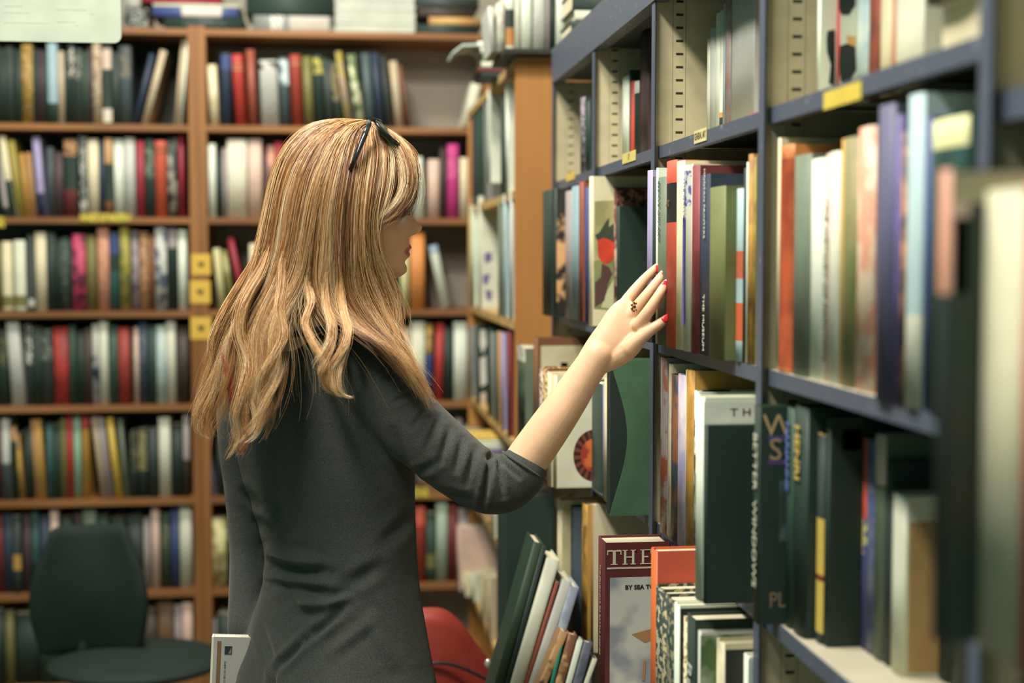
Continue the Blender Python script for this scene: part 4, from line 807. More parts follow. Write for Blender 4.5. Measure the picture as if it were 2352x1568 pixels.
def red_chair():
    Rm = mat((158, 62, 52), 'plain', .32, spec=.5); Y = 2.75; sc = F/Y
    c = onY(1010, 1500, Y); t = thing('red_chair', 'red moulded shell chair with black cord behind the woman\'s hip', 'chair', (c.x, Y, 0))
    prof = [(870, 1440), (930, 1402), (975, 1396), (1015, 1400), (1050, 1430), (1080, 1475), (1108, 1515), (1142, 1568), (1168, 1640), (1190, 1720)]
    P = smooth_path([(onY(a, b, Y).x-c.x, 0, onY(a, b, Y).z) for a, b in prof], 3)
    bm = bmesh.new(); rows = []
    n = len(P); zlo = P[-1][2]
    for k in range(10):
        u = k/9
        row = []
        for p in P:
            row.append(bm.verts.new((p[0], -.03*math.sin(math.pi*u)*1.0+.10*(1-(1-u)**2)*0+(.05*((p[0]+.05)/.2)**2), zlo+(p[2]-zlo)*(1-u))))
        rows.append(row)
    for k in range(9):
        for j in range(n-1): bm.faces.new((rows[k][j], rows[k][j+1], rows[k+1][j+1], rows[k+1][j]))
    o = fin('backrest', bm, [Rm], t, smooth=True); m = o.modifiers.new('s', 'SOLIDIFY'); m.thickness = .012; m.offset = 1
    bm = bmesh.new(); ball(bm, (-.07, .10, .50), 1, (.18, .17, .03), 24); fin('seat', bm, [Rm], t, smooth=True)
    for x in (-.20, .04):
        for y in (.02, .18):
            bm = bmesh.new(); tube(bm, [(x, y, .50), (x, y+(y-.1)*.3, 0)], .009, 8); fin('leg', bm, [mat((190, 190, 184), 'plain', .2, metal=.9)], t)
    pts = [(982, 1530), (1010, 1527), (1040, 1531), (1070, 1541), (1100, 1555), (1130, 1572), (1150, 1600)]
    bm = bmesh.new(); tube(bm, smooth_path([(onY(a, b, Y-.06).x-c.x, -.045, onY(a, b, Y-.06).z) for a, b in pts], 4), .0034, 8); fin('cord', bm, [mat((34, 44, 40), 'plain', .4)], t)
    bm = bmesh.new()
    for a, b, r in ((1122, 1528, .007), (1133, 1552, .009)):
        q = onY(a, b, Y-.05); ball(bm, (q.x-c.x, -.04, q.z), r, (1, 1, 1.5), 12)
    fin('chrome_studs', bm, [mat((214, 214, 200), 'plain', .2, metal=.6)], t, smooth=True)
red_chair()
#PERSON-BEGIN
# =================================================================== PERSON
YP = 2.07; PXM = YP/F     # metres per pixel at her depth
def P(px, py, dy=0.0): return onY(px, py, YP+dy)
SKIN = mat((228, 186, 150), 'skin', .45); HAIRBASE = mat((112, 78, 46), 'hairbase', .7)
person = thing('person', 'woman with long blonde hair in charcoal sweater reaching with red-nailed hand toward the book spines', 'person', (P(730, 1500).x, YP, 0))
IW = Matrix.Translation(-person.location)
def padd(name, me, mats, parent=None):
    me.transform(IW); o = bpy.data.objects.new(name, me); COL.objects.link(o); o.parent = parent or person
    for m in mats: me.materials.append(m)
    return o
# ---- head as a stack of horizontal slices
def build_head(bm):
    rows = [(290, 822, 758, 18), (300, 862, 716, 52), (320, 903, 682, 78), (350, 926, 664, 96), (390, 938, 654, 106), (430, 944, 652, 110), (462, 945, 656, 109), (480, 941, 661, 107), (492, 938, 666, 105), (520, 936, 682, 101), (545, 934, 700, 97),
            (565, 934, 716, 92), (585, 932, 738, 85), (600, 929, 758, 77), (614, 931, 786, 64), (626, 929, 815, 48), (636, 917, 845, 30), (641, 905, 868, 12)]
    A = np.array(rows, float); ys = np.concatenate([np.arange(290, 480, 6), np.arange(480, 642, 2.5)])
    def prof(tab, y): t = np.array(tab, float); return np.interp(y, t[:, 0], t[:, 1])
    nose = [(478, 0), (486, 3), (495, 9), (505, 18), (513, 28), (519, 34), (525, 34.5), (531, 31), (537, 21), (541, 11), (547, 3), (552, 0)]
    alar = [(505, 0), (515, 8), (525, 15), (535, 14), (541, 7), (546, 0)]
    lips = [(548, 1), (555, 4), (561, 8), (567, 12.5), (571, 12), (574, 6), (576, 3.5), (578, 7), (583, 11), (589, 10), (595, 4), (602, 0)]
    chin = [(602, 0), (612, 4), (622, 5), (632, 3), (640, 0)]
    eye = [(478, 0), (486, -5), (496, -8), (504, -5), (512, 0)]
    n = 96; rings = []
    for y in ys:
        xf, xb, w = [np.interp(y, A[:, 0], A[:, k]) for k in (1, 2, 3)]
        xc = xb+(xf-xb)*.52; r = []
        for j in range(n):
            a = 2*math.pi*j/n; c, s = math.cos(a), math.sin(a)
            rx = (xf-xc) if c > 0 else (xc-xb)
            e = .86 if c > 0 else 1.0
            px = xc+rx*math.copysign(abs(c)**e, c); yy = w*math.copysign(abs(s)**.92, s)*(1-.10*max(0, c)**2)
            if c > 0:
                g = lambda s_: math.exp(-(yy/s_)**2)
                px += prof(nose, y)*(.62*g(11)+.38*g(20)) + prof(alar, y)*(math.exp(-((abs(yy)-17)/8)**2))*.9
                px += prof(lips, y)*math.exp(-(yy/33)**4) + prof(chin, y)*g(30)
                px += prof(eye, y)*math.exp(-((abs(yy)-48)/22)**2)
            r.append(bm.verts.new(P(px, y, yy*PXM)))
        rings.append(r)
    for i in range(len(rings)-1):
        for j in range(n): bm.faces.new((rings[i][j], rings[i][(j+1) % n], rings[i+1][(j+1) % n], rings[i+1][j]))
    bm.faces.new(rings[0]); bm.faces.new(rings[-1][::-1])
def limb(bm, pts, n=20, sub=5, ecc=None):
    """pts: (px,py,dy,radius_px)"""
    S = smooth_path([(p[0], p[1], p[2]*1000, p[3]) for p in pts], sub)
    W = [P(s[0], s[1], s[2]/1000) for s in S]; R = [max(.5, s[3])*PXM for s in S]
    tube(bm, W, R, n)
    ball(bm, W[0], R[0]*.985, n=n); ball(bm, W[-1], R[-1]*.985, n=n)
    return W, R
bm = bmesh.new()
build_head(bm)
limb(bm, [(690, 800, .02, 66), (706, 765, .01, 76), (735, 710, 0, 82), (770, 650, 0, 82), (790, 600, 0, 80)])           # neck
# torso under the clothes (slightly slimmer than the sweater)
TH = math.radians(42)
def torso(bm, rows, n=40, ratio=.62, squ=.85):
    rings = []
    S = smooth_path(rows, 4)
    for y, l, r, dy in S:
        W = (r-l)*PXM; a = W/(2*math.sqrt(math.cos(TH)**2+(ratio*math.sin(TH))**2)); b = a*ratio
        c = P((l+r)/2, y, dy); ring = []
        for j in range(n):
            q = 2*math.pi*j/n; u = a*math.copysign(abs(math.cos(q))**squ, math.cos(q)); v = b*math.copysign(abs(math.sin(q))**squ, math.sin(q))
            ring.append(bm.verts.new((c.x+u*math.cos(TH)+v*math.sin(TH), c.y-u*math.sin(TH)+v*math.cos(TH), c.z)))
        rings.append(ring)
    for i in range(len(rings)-1):
        for j in range(n): bm.faces.new((rings[i][j], rings[i][(j+1) % n], rings[i+1][(j+1) % n], rings[i+1][j]))
    bm.faces.new(rings[0]); bm.faces.new(rings[-1][::-1])
torso(bm, [(800, 660, 800, .03), (850, 600, 860, .04), (950, 580, 900, .055), (1100, 610, 895, .06), (1250, 655, 900, .06), (1400, 645, 915, .055), (1550, 610, 935, .045), (1700, 590, 960, .035), (1800, 600, 960, .03)])
# right arm: shoulder, elbow, wrist
limb(bm, [(850, 890, -.05, 62), (930, 950, -.06, 60), (1040, 1040, -.07, 52), (1130, 1098, -.08, 46), (1176, 1098, -.085, 46), (1215, 1048, -.085, 48), (1262, 982, -.088, 46.5), (1310, 912, -.09, 42), (1350, 850, -.09, 37), (1374, 816, -.09, 36)], 28)
# left arm to the held book
limb(bm, [(575, 880, .13, 50), (560, 1000, .15, 44), (568, 1110, .165, 38), (576, 1200, .17, 37), (578, 1280, .165, 34), (572, 1370, .14, 30), (562, 1440, .115, 25), (556, 1475, .10, 24)], 20)
# hips and legs
limb(bm, [(700, 1780, -.01, 120), (700, 2200, -.02, 92), (700, 2500, -.02, 74), (700, 2900, .02, 44)], 20)
limb(bm, [(850, 1780, .06, 120), (860, 2200, .05, 92), (868, 2500, .04, 74), (872, 2900, .07, 44)], 20)
# right hand: palm then fingers
def palm(bm):
    S = smooth_path([(1362, 834, -.090, 38, 26), (1386, 800, -.089, 41, 23), (1412, 772, -.088, 46, 21), (1437, 742, -.086, 50, 19), (1456, 718, -.084, 46, 16), (1466, 704, -.083, 38, 12)], 4)
    rings = []; n = 24
    for k, s in enumerate(S):
        c = P(s[0], s[1], s[2]); nx = S[min(k+1, len(S)-1)]-S[max(k-1, 0)]
        t = (P(S[min(k+1, len(S)-1)][0], S[min(k+1, len(S)-1)][1], S[min(k+1, len(S)-1)][2])-P(S[max(k-1, 0)][0], S[max(k-1, 0)][1], S[max(k-1, 0)][2])).normalized()
        side = Vector((.70, -.22, -.68)); side = (side-t*side.dot(t)).normalized(); nr = t.cross(side)
        rings.append([bm.verts.new(c+side*(math.cos(2*math.pi*j/n)*s[3]*PXM)+nr*(math.sin(2*math.pi*j/n)*s[4]*PXM)) for j in range(n)])
    for i in range(len(rings)-1):
        for j in range(n): bm.faces.new((rings[i][j], rings[i][(j+1) % n], rings[i+1][(j+1) % n], rings[i+1][j]))
    bm.faces.new(rings[0][::-1]); bm.faces.new(rings[-1])
palm(bm)
FING = {
 'index': [(1430, 704, -.070, 15), (1453, 674, -.070, 14), (1478, 644, -.066, 12), (1495, 627, -.061, 11), (1509, 612, -.056, 8.2)],
 'middle': [(1449, 724, -.088, 15), (1474, 692, -.094, 13.6), (1502, 657, -.094, 11.6), (1515, 640, -.091, 10.8), (1527, 623, -.087, 8)],
 'ring': [(1466, 746, -.104, 15), (1490, 714, -.116, 13.6), (1511, 682, -.118, 11.8), (1521, 665, -.114, 10.8), (1530, 649, -.109, 8)],
 'little': [(1446, 800, -.102, 20), (1470, 777, -.112, 15.5), (1497, 756, -.118, 13), (1517, 742, -.119, 11.5), (1535, 728, -.117, 8.4)],
 'thumb': [(1395, 770, -.060, 17), (1425, 742, -.048, 17), (1460, 728, -.042, 14), (1482, 722, -.042, 12.5), (1496, 716, -.044, 9)],
}
for f in FING.values(): limb(bm, f, 14, 4)
limb(bm, [(1386, 832, -.089, 25), (1422, 812, -.090, 28), (1448, 794, -.096, 25), (1468, 779, -.108, 17)], 14)   # heel of the hand, outer edge
# left hand gripping the book
for q in ([(556, 1475, .10, 25), (556, 1510, .105, 25), (552, 1545, .11, 20)], [(552, 1540, .115, 11), (530, 1556, .105, 10), (508, 1566, .092, 8)], [(552, 1496, .115, 11), (528, 1510, .105, 9), (508, 1518, .092, 8)],
          [(552, 1512, .115, 11), (526, 1526, .105, 9), (506, 1534, .092, 8)], [(552, 1527, .115, 11), (528, 1541, .105, 9), (507, 1550, .092, 8)], [(562, 1500, .095, 13), (572, 1520, .075, 11), (570, 1540, .062, 9)]): limb(bm, q, 12, 3)
bmesh.ops.recalc_face_normals(bm, faces=bm.faces)
body = baked(bm, .0019, 3, .5)
# lips get their own skin tone
co_ = np.empty(len(body.vertices)*3, np.float32); body.vertices.foreach_get('co', co_); co_ = co_.reshape(-1, 3)
idx = np.zeros(len(body.polygons), np.int32)
v0 = np.empty(len(body.loops), np.int32); body.loops.foreach_get('vertex_index', v0)
ls = np.empty(len(body.polygons), np.int32); body.polygons.foreach_get('loop_start', ls)
pc = co_[v0[ls]]
lz0, lz1 = P(940, 593).z, P(940, 560).z
zc = (lz0+lz1)/2; hz = (lz1-lz0)/2
r_l = ((co_[:, 2]-zc)/hz)**2+((co_[:, 1]-YP)/.0215)**2
lipv = np.clip((1.15-r_l)/.35, 0, 1)*np.clip((co_[:, 0]-P(914, 575).x)/.004, 0, 1)
sv = np.maximum(np.clip((P(866, 470).x-co_[:, 0])/.005, 0, 1), np.clip((co_[:, 2]-P(800, 462).z)/.006, 0, 1))*np.clip((co_[:, 2]-P(800, 600).z)/.015, 0, 1)
at = body.attributes.new('lip', 'FLOAT', 'POINT'); at.data.foreach_set('value', lipv.astype(np.float32))
at = body.attributes.new('scalp', 'FLOAT', 'POINT'); at.data.foreach_set('value', sv.astype(np.float32))
idx[(pc[:, 2] < P(800, 1545).z) & (pc[:, 0] > P(575, 1545).x)] = 1
TROU = mat((58, 66, 72), 'knit', .8, (72, 78, 82))
body.polygons.foreach_set('material_index', idx)
bo = padd('body', body, [SKIN, TROU])
# eye, brow
EYEM = mat((216, 210, 196), 'plain', .2); BROW = mat((92, 62, 40), 'plain')
for s in (-1, 1):
    bm = bmesh.new(); ball(bm, P(916, 497, s*.030), .0112, n=16)
    me = bpy.data.meshes.new('eye'); bm.to_mesh(me); bm.free(); me.shade_smooth(); e_ = padd('eye', me, [EYEM])
    bm = bmesh.new(); ball(bm, P(916+7.6, 497, s*.031), .0048, n=12)
    me = bpy.data.meshes.new('iris'); bm.to_mesh(me); bm.free(); me.shade_smooth(); me.transform(IW); o_ = bpy.data.objects.new('iris', me); COL.objects.link(o_); o_.parent = e_; me.materials.append(mat((70, 84, 84), 'plain', .15))
    bm = bmesh.new(); tube(bm, [P(940, 468, s*.014), P(938, 464, s*.028), P(927, 467, s*.045)], [.0016, .0022, .001], 6)
    me = bpy.data.meshes.new('eyebrow'); bm.to_mesh(me); bm.free(); padd('eyebrow', me, [BROW])
    bm = bmesh.new(); tube(bm, [P(940, 493, s*.022), P(941, 491, s*.031), P(936, 494, s*.040)], [.0006, .0012, .0006], 6)
    me = bpy.data.meshes.new('eyelash'); bm.to_mesh(me); bm.free(); padd('eyelash', me, [BROW])
# nails
NAIL = mat((196, 44, 44), 'plain', .18, spec=.6)
NL = {'index': (1508, 618, -9, 50), 'middle': (1526, 629, -10, 50), 'ring': (1528, 654, -10, 55), 'little': (1530, 731, -10, 38)}
for k, (px, py, off, ang) in NL.items():
    f = FING[k]; rr = f[-2][3]*PXM
    c = P(px, py, f[-1][2]-rr*.86)
    d = (P(f[-1][0], f[-1][1], f[-1][2])-P(f[-2][0], f[-2][1], f[-2][2])).normalized()
    nrm = Vector((-.12, -1, .10)); nrm = (nrm-d*nrm.dot(d)).normalized(); sd = d.cross(nrm)
    bm = bmesh.new(); R3 = Matrix((d, sd, nrm)).transposed()
    ball(bm, c, 1, (.0082, .0052, .0020), 16, R3)
    me = bpy.data.meshes.new('nail'); bm.to_mesh(me); bm.free(); me.shade_smooth(); padd('fingernail', me, [NAIL])
    bm = bmesh.new(); ball(bm, c+d*.0062, 1, (.0030, .0038, .0014), 12, R3)
    me = bpy.data.meshes.new('tip'); bm.to_mesh(me); bm.free(); me.shade_smooth(); padd('nail_tip', me, [mat((226, 220, 200), 'plain', .3)])
# ---- sweater
bm = bmesh.new()
torso(bm, [(748, 632, 808, .012), (766, 612, 826, .02), (795, 586, 852, .03), (830, 556, 880, .04), (900, 536, 925, .05), (1000, 536, 945, .055), (1100, 556, 946, .055), (1180, 582, 948, .055), (1260, 604, 952, .05), (1300, 608, 955, .05), (1360, 602, 961, .045), (1430, 580, 972, .04), (1500, 556, 984, .035), (1568, 534, 996, .03), (1700, 520, 1012, .03), (1780, 516, 1016, .03)], ratio=.60)
# shoulders
limb(bm, [(640, 822, .035, 52), (715, 806, .0, 58), (790, 812, -.02, 58)], 24)
limb(bm, [(600, 850, .14, 60), (690, 815, .05, 66), (770, 820, -.01, 68), (845, 862, -.05, 72)], 24)
WR, RR = limb(bm, [(800, 860, -.03, 74), (862, 892, -.05, 78), (925, 955, -.06, 78), (1000, 1025, -.07, 76), (1070, 1082, -.08, 71), (1120, 1110, -.085, 67), (1158, 1112, -.09, 64), (1190, 1092, -.088, 59), (1196, 1082, -.087, 57)], 28)
limb(bm, [(590, 860, .13, 66), (560, 900, .14, 62), (552, 1000, .15, 56), (564, 1110, .165, 54), (572, 1200, .17, 53), (574, 1280, .165, 50), (568, 1370, .14, 46), (558, 1430, .115, 38), (556, 1452, .11, 36)], 24)
bmesh.ops.recalc_face_normals(bm, faces=bm.faces)
me = baked(bm, .0033, 9, .5)
N_ = len(me.vertices); c3 = np.empty(N_*3, np.float32); me.vertices.foreach_get('co', c3); c3 = c3.reshape(-1, 3).astype(float)
nn = np.empty(N_*3, np.float32); me.vertex_normals.foreach_get('vector', nn); nn = nn.reshape(-1, 3).astype(float)
disp = np.zeros(N_)
def fold(p0, p1, width, depth, curve=0.0):
    a = np.array(p0, float); b = np.array(p1, float); ab = b-a
    t = np.clip(((c3-a)@ab)/(ab@ab), 0, 1); q = a+t[:, None]*ab; dist = np.linalg.norm(c3-q, axis=1)
    return depth*np.exp(-(dist/width)**2)*np.sin(np.pi*np.clip(t*.9+.05, 0, 1))**.5
dxy = c3-np.array(EYE); fw = dxy@np.array(FV); PXX = CX+F*(dxy@np.array(RV))/fw; PYY = CY-F*(dxy@np.array(UV))/fw
face_cam = np.clip(-(nn@np.array(FV))*1.6+.15, 0, 1)
def fold2(a, b, w, d):
    ab = np.array([b[0]-a[0], b[1]-a[1]], float); q = np.stack([PXX-a[0], PYY-a[1]], 1); L2 = ab@ab
    t = np.clip(q@ab/L2, 0, 1); r = q-t[:, None]*ab; dist = np.hypot(r[:, 0], r[:, 1])
    side = (q[:, 0]*ab[1]-q[:, 1]*ab[0])/math.sqrt(L2)
    return face_cam*d*(np.exp(-(dist/w)**2)-.6*np.exp(-((dist-1.6*w)/w)**2))*(np.sin(np.pi*np.clip(t, .04, .96))**.5)
for a_, b_, w_, dp in (((1128, 1046), (1108, 1165), 8, -.0085), ((1142, 1042), (1156, 1140), 7, -.0075), ((1136, 1046), (1192, 1096), 6, -.005), ((1150, 1030), (1120, 1052), 9, -.008), ((1092, 1030), (1072, 1110), 8, -.005), ((1062, 1008), (1046, 1080), 8, -.0045), ((1034, 984), (1010, 1060), 8, -.0045),
                 ((1008, 958), (980, 1030), 8, -.004), ((985, 930), (950, 980), 8, -.0035), ((950, 895), (905, 925), 7, -.004), ((925, 850), (880, 875), 7, -.0035), ((1020, 1130), (1090, 1150), 10, -.003), ((945, 1085), (905, 990), 12, -.004), ((950, 1090), (1010, 1060), 10, -.003),
                 ((620, 1268), (720, 1290), 14, .008), ((630, 1305), (760, 1318), 14, -.007), ((612, 1340), (760, 1362), 12, -.006), ((680, 1388), (760, 1388), 14, .009), ((750, 1388), (800, 1372), 10, .007), ((780, 1405), (705, 1470), 10, -.008), ((700, 1470), (632, 1540), 9, -.008), ((632, 1540), (622, 1600), 8, -.006),
                 ((600, 1440), (625, 1520), 12, -.005), ((640, 1340), (700, 1410), 14, -.004), ((800, 1345), (870, 1300), 16, -.005), ((850, 1420), (900, 1520), 18, .005), ((590, 1165), (650, 1205), 16, .006), ((560, 1130), (610, 1180), 12, -.004), ((880, 1250), (940, 1190), 16, -.004), ((760, 1500), (860, 1420), 14, .004)):
    disp += fold2(a_, b_, w_, dp)
c3 += nn*disp[:, None]
# hem and collar band drawn tight
me.vertices.foreach_set('co', c3.astype(np.float32).ravel()); me.update()
SWT = mat((38, 52, 46), 'knit', .9, (80, 76, 74))
sweater = padd('sweater', me, [SWT])
# cuff and collar rims
bm = bmesh.new()
cA = P(1196, 1074, -.087); ax = (P(1230, 1022, -.085)-P(1180, 1095, -.088)).normalized()
u = Vector((0, 1, 0)); u = (u-ax*u.dot(ax)).normalized(); v = ax.cross(u)
ring = [cA+(u*math.cos(q)*.036+v*math.sin(q)*.0335) for q in [2*math.pi*i/40 for i in range(41)]]
for off, rr in ((0, .0022),):
    tube(bm, [p+ax*(off+.004)+(p-cA).normalized()*(-off*.12) for p in ring], rr, 8, False)
me = bpy.data.meshes.new('cuff'); bm.to_mesh(me); bm.free(); padd('cuff', me, [SWT])
bm = bmesh.new()
cN = P(722, 752, .004); ring = []
for i in range(41):
    q = 2*math.pi*i/40; ring.append(Vector((cN.x+.057*math.cos(q), cN.y+.054*math.sin(q), cN.z+.012*math.cos(q)+.002*math.sin(q))))
tube(bm, ring, .0045, 8, False)
me = bpy.data.meshes.new('collar'); bm.to_mesh(me); bm.free(); padd('collar', me, [SWT])
# red strap on the back of the left shoulder
bm = bmesh.new()
S = smooth_path([(512, 790, -.06), (522, 840, -.08), (530, 890, -.088), (540, 940, -.09), (550, 990, -.088), (556, 1040, -.07)], 5)
L1 = [bm.verts.new(P(s[0]-9, s[1], s[2])) for s in S]; L2 = [bm.verts.new(P(s[0]+9, s[1]-2, s[2]-.004)) for s in S]
for i in range(len(S)-1): bm.faces.new((L1[i], L1[i+1], L2[i+1], L2[i]))
bmesh.ops.solidify(bm, geom=bm.faces[:], thickness=.003)
me = bpy.data.meshes.new('strap'); bm.to_mesh(me); bm.free(); o = padd('strap', me, [mat((150, 44, 50), 'cloth', .8)]); o['label'] = 'red strap over the shoulder'
# shoes
for x, y in ((P(700, 2900, .02).x, YP+.02), (P(872, 2900, .07).x, YP+.07)):
    bm = bmesh.new(); ball(bm, (x+.05, y+.05, .035), 1, (.10, .05, .045), 20, Matrix.Rotation(math.radians(45), 3, 'Z'))
    bmesh.ops.bisect_plane(bm, geom=bm.verts[:]+bm.edges[:]+bm.faces[:], plane_co=(0, 0, .002), plane_no=(0, 0, -1), clear_outer=True)
    me = bpy.data.meshes.new('shoe'); bm.to_mesh(me); bm.free(); me.shade_smooth(); padd('shoe', me, [mat((44, 46, 44))])
# ---- hair
G = [
 [(815, 274, .01), (765, 272, .00), (705, 292, .00), (655, 345, .00), (625, 425, .00), (606, 510, -.01), (588, 590, -.02), (556, 665, -.03), (520, 735, -.04), (488, 820, -.05), (458, 900, -.06), (446, 960, -.06), (462, 1005, -.06), (482, 1015, -.06)],
 [(822, 274, .0), (772, 276, -.01), (712, 302, -.03), (662, 362, -.045), (636, 445, -.05), (620, 530, -.05), (600, 610, -.05), (566, 690, -.06), (530, 770, -.07), (512, 850, -.08), (494, 920, -.08), (462, 980, -.08), (478, 1008, -.08)],
 [(828, 275, .0), (780, 280, -.02), (728, 312, -.05), (682, 375, -.07), (656, 455, -.078), (643, 540, -.078), (625, 620, -.075), (588, 700, -.08), (556, 780, -.095), (560, 860, -.10), (552, 930, -.10), (560, 990, -.10), (525, 1052, -.10)],
 [(832, 276, .0), (790, 284, -.025), (745, 318, -.06), (704, 386, -.085), (682, 468, -.092), (668, 550, -.092), (648, 630, -.09), (618, 700, -.10), (592, 780, -.115), (596, 860, -.125), (576, 920, -.125), (600, 970, -.125), (565, 1015, -.125)],
 [(836, 277, .0), (798, 288, -.03), (765, 326, -.068), (730, 398, -.095), (708, 480, -.101), (694, 560, -.100), (676, 640, -.096), (642, 705, -.11), (624, 770, -.13), (632, 850, -.14), (606, 900, -.14), (600, 960, -.14), (570, 1012, -.13)],
 [(839, 277, .0), (802, 289, -.03), (772, 328, -.07), (742, 402, -.097), (722, 482, -.102), (708, 560, -.1), (694, 636, -.096), (664, 690, -.10), (640, 750, -.125), (640, 820, -.14), (622, 880, -.142), (608, 940, -.14), (585, 1000, -.13)],
]
G2 = [
 [(839, 277, .0), (804, 290, -.03), (776, 330, -.07), (748, 406, -.098), (730, 490, -.102), (720, 570, -.100), (714, 640, -.098), (726, 690, -.106), (764, 732, -.125), (820, 764, -.140), (880, 800, -.15), (935, 858, -.15), (972, 910, -.142), (988, 940, -.135)],
 [(841, 278, .0), (812, 292, -.03), (790, 334, -.072), (768, 410, -.1), (754, 492, -.104), (750, 572, -.102), (746, 640, -.100), (758, 694, -.104), (796, 738, -.122), (850, 772, -.136), (902, 812, -.145), (946, 864, -.146), (978, 912, -.14), (990, 938, -.135)],
 [(844, 279, .0), (822, 296, -.03), (806, 338, -.072), (790, 415, -.1), (780, 498, -.104), (778, 575, -.101), (778, 645, -.097), (794, 698, -.098), (832, 742, -.114), (880, 780, -.13), (922, 824, -.14), (956, 868, -.142), (982, 912, -.138)],
 [(850, 280, .0), (840, 300, -.03), (838, 346, -.069), (826, 425, -.098), (818, 500, -.102), (818, 575, -.098), (824, 645, -.092), (844, 700, -.093), (876, 748, -.106), (912, 792, -.12), (946, 840, -.13), (972, 880, -.13), (990, 922, -.125)],
 [(854, 282, .0), (853, 305, -.03), (860, 348, -.064), (850, 430, -.094), (842, 505, -.098), (846, 580, -.094), (862, 640, -.086), (884, 695, -.083), (900, 740, -.09), (918, 785, -.10), (940, 830, -.11), (955, 870, -.11), (975, 905, -.11)],
 [(858, 284, .0), (866, 306, -.025), (880, 350, -.055), (874, 425, -.086), (858, 500, -.094), (862, 570, -.089), (884, 620, -.078), (906, 665, -.07), (918, 705, -.07), (905, 735, -.075), (888, 765, -.08), (900, 800, -.09), (925, 835, -.10)],
 [(862, 285, .0), (880, 312, -.025), (900, 352, -.052), (900, 420, -.078), (884, 470, -.088), (862, 515, -.092), (858, 560, -.091), (870, 605, -.084), (892, 650, -.074), (910, 690, -.07), (915, 720, -.07), (900, 750, -.078), (905, 790, -.088)],
]
LK = [ # loose wavy locks over the back and shoulder
 [(752, 600, -.095), (748, 660, -.10), (752, 710, -.118), (764, 750, -.145), (756, 800, -.158), (738, 850, -.162), (748, 885, -.162)],
 [(784, 610, -.096), (782, 670, -.098), (790, 720, -.118), (800, 760, -.145), (790, 800, -.158), (766, 845, -.162), (764, 880, -.163), (780, 905, -.163), (800, 911, -.163)],
 [(700, 560, -.085), (704, 640, -.092), (716, 690, -.110), (700, 740, -.13), (720, 790, -.15), (742, 830, -.16), (748, 880, -.16), (770, 906, -.16), (802, 912, -.16)],
 [(664, 520, -.075), (652, 600, -.085), (650, 660, -.098), (640, 710, -.115), (650, 770, -.13), (622, 830, -.14), (600, 880, -.14), (612, 940, -.14), (590, 990, -.14), (560, 1015, -.14)],
 [(626, 540, -.055), (604, 620, -.068), (564, 690, -.088), (552, 760, -.10), (572, 830, -.11), (560, 900, -.12), (548, 960, -.12), (562, 1005, -.12), (528, 1054, -.12)],
 [(600, 560, -.02), (562, 640, -.03), (520, 710, -.042), (490, 790, -.05), (500, 850, -.05), (470, 920, -.06), (452, 980, -.06), (480, 1008, -.06)],
]
BANG = [
 [(852, 284, -.01), (898, 330, -.045), (922, 385, -.062), (918, 435, -.075), (892, 478, -.088), (868, 502, -.094), (856, 518, -.094)],
 [(858, 284, -.008), (914, 330, -.035), (938, 385, -.048), (936, 440, -.060), (916, 478, -.078), (888, 504, -.090), (862, 518, -.092)],
 [(864, 287, .0), (924, 330, -.02), (947, 382, -.03), (948, 430, -.042), (938, 468, -.055), (918, 496, -.07), (898, 512, -.078)],
 [(866, 289, .005), (930, 335, .0), (950, 378, -.008), (952, 420, -.018), (948, 456, -.028), (938, 484, -.04), (924, 502, -.05)],
]
FAR = [
 [(840, 283, .01), (905, 328, .03), (938, 380, .04), (936, 440, .06), (915, 500, .075), (900, 570, .08), (905, 640, .075), (912, 700, .07), (905, 760, .06)],
 [(820, 280, .01), (850, 330, .06), (860, 420, .09), (855, 520, .095), (860, 620, .09), (880, 690, .08), (900, 740, .07), (930, 800, .04), (950, 850, .0)],
 [(800, 278, .01), (740, 330, .06), (700, 430, .09), (680, 530, .09), (660, 630, .08), (620, 700, .08), (580, 800, .10), (550, 880, .10), (520, 960, .08)],
 [(780, 276, .01), (700, 310, .03), (640, 400, .04), (610, 520, .04), (590, 620, .03), (540, 720, .02), (500, 800, .02), (470, 900, .0), (460, 980, .0)],
]
SEG = 22
def resample(g, m=SEG):
    S = smooth_path([(a, b, c*1000) for a, b, c in g], 8); S[:, 2] /= 1000
    d = np.r_[0, np.cumsum(np.linalg.norm(np.diff(S[:, :2], axis=0), axis=1))]; u = np.linspace(0, d[-1], m+1)
    return np.stack([np.interp(u, d, S[:, k]) for k in range(3)], 1)
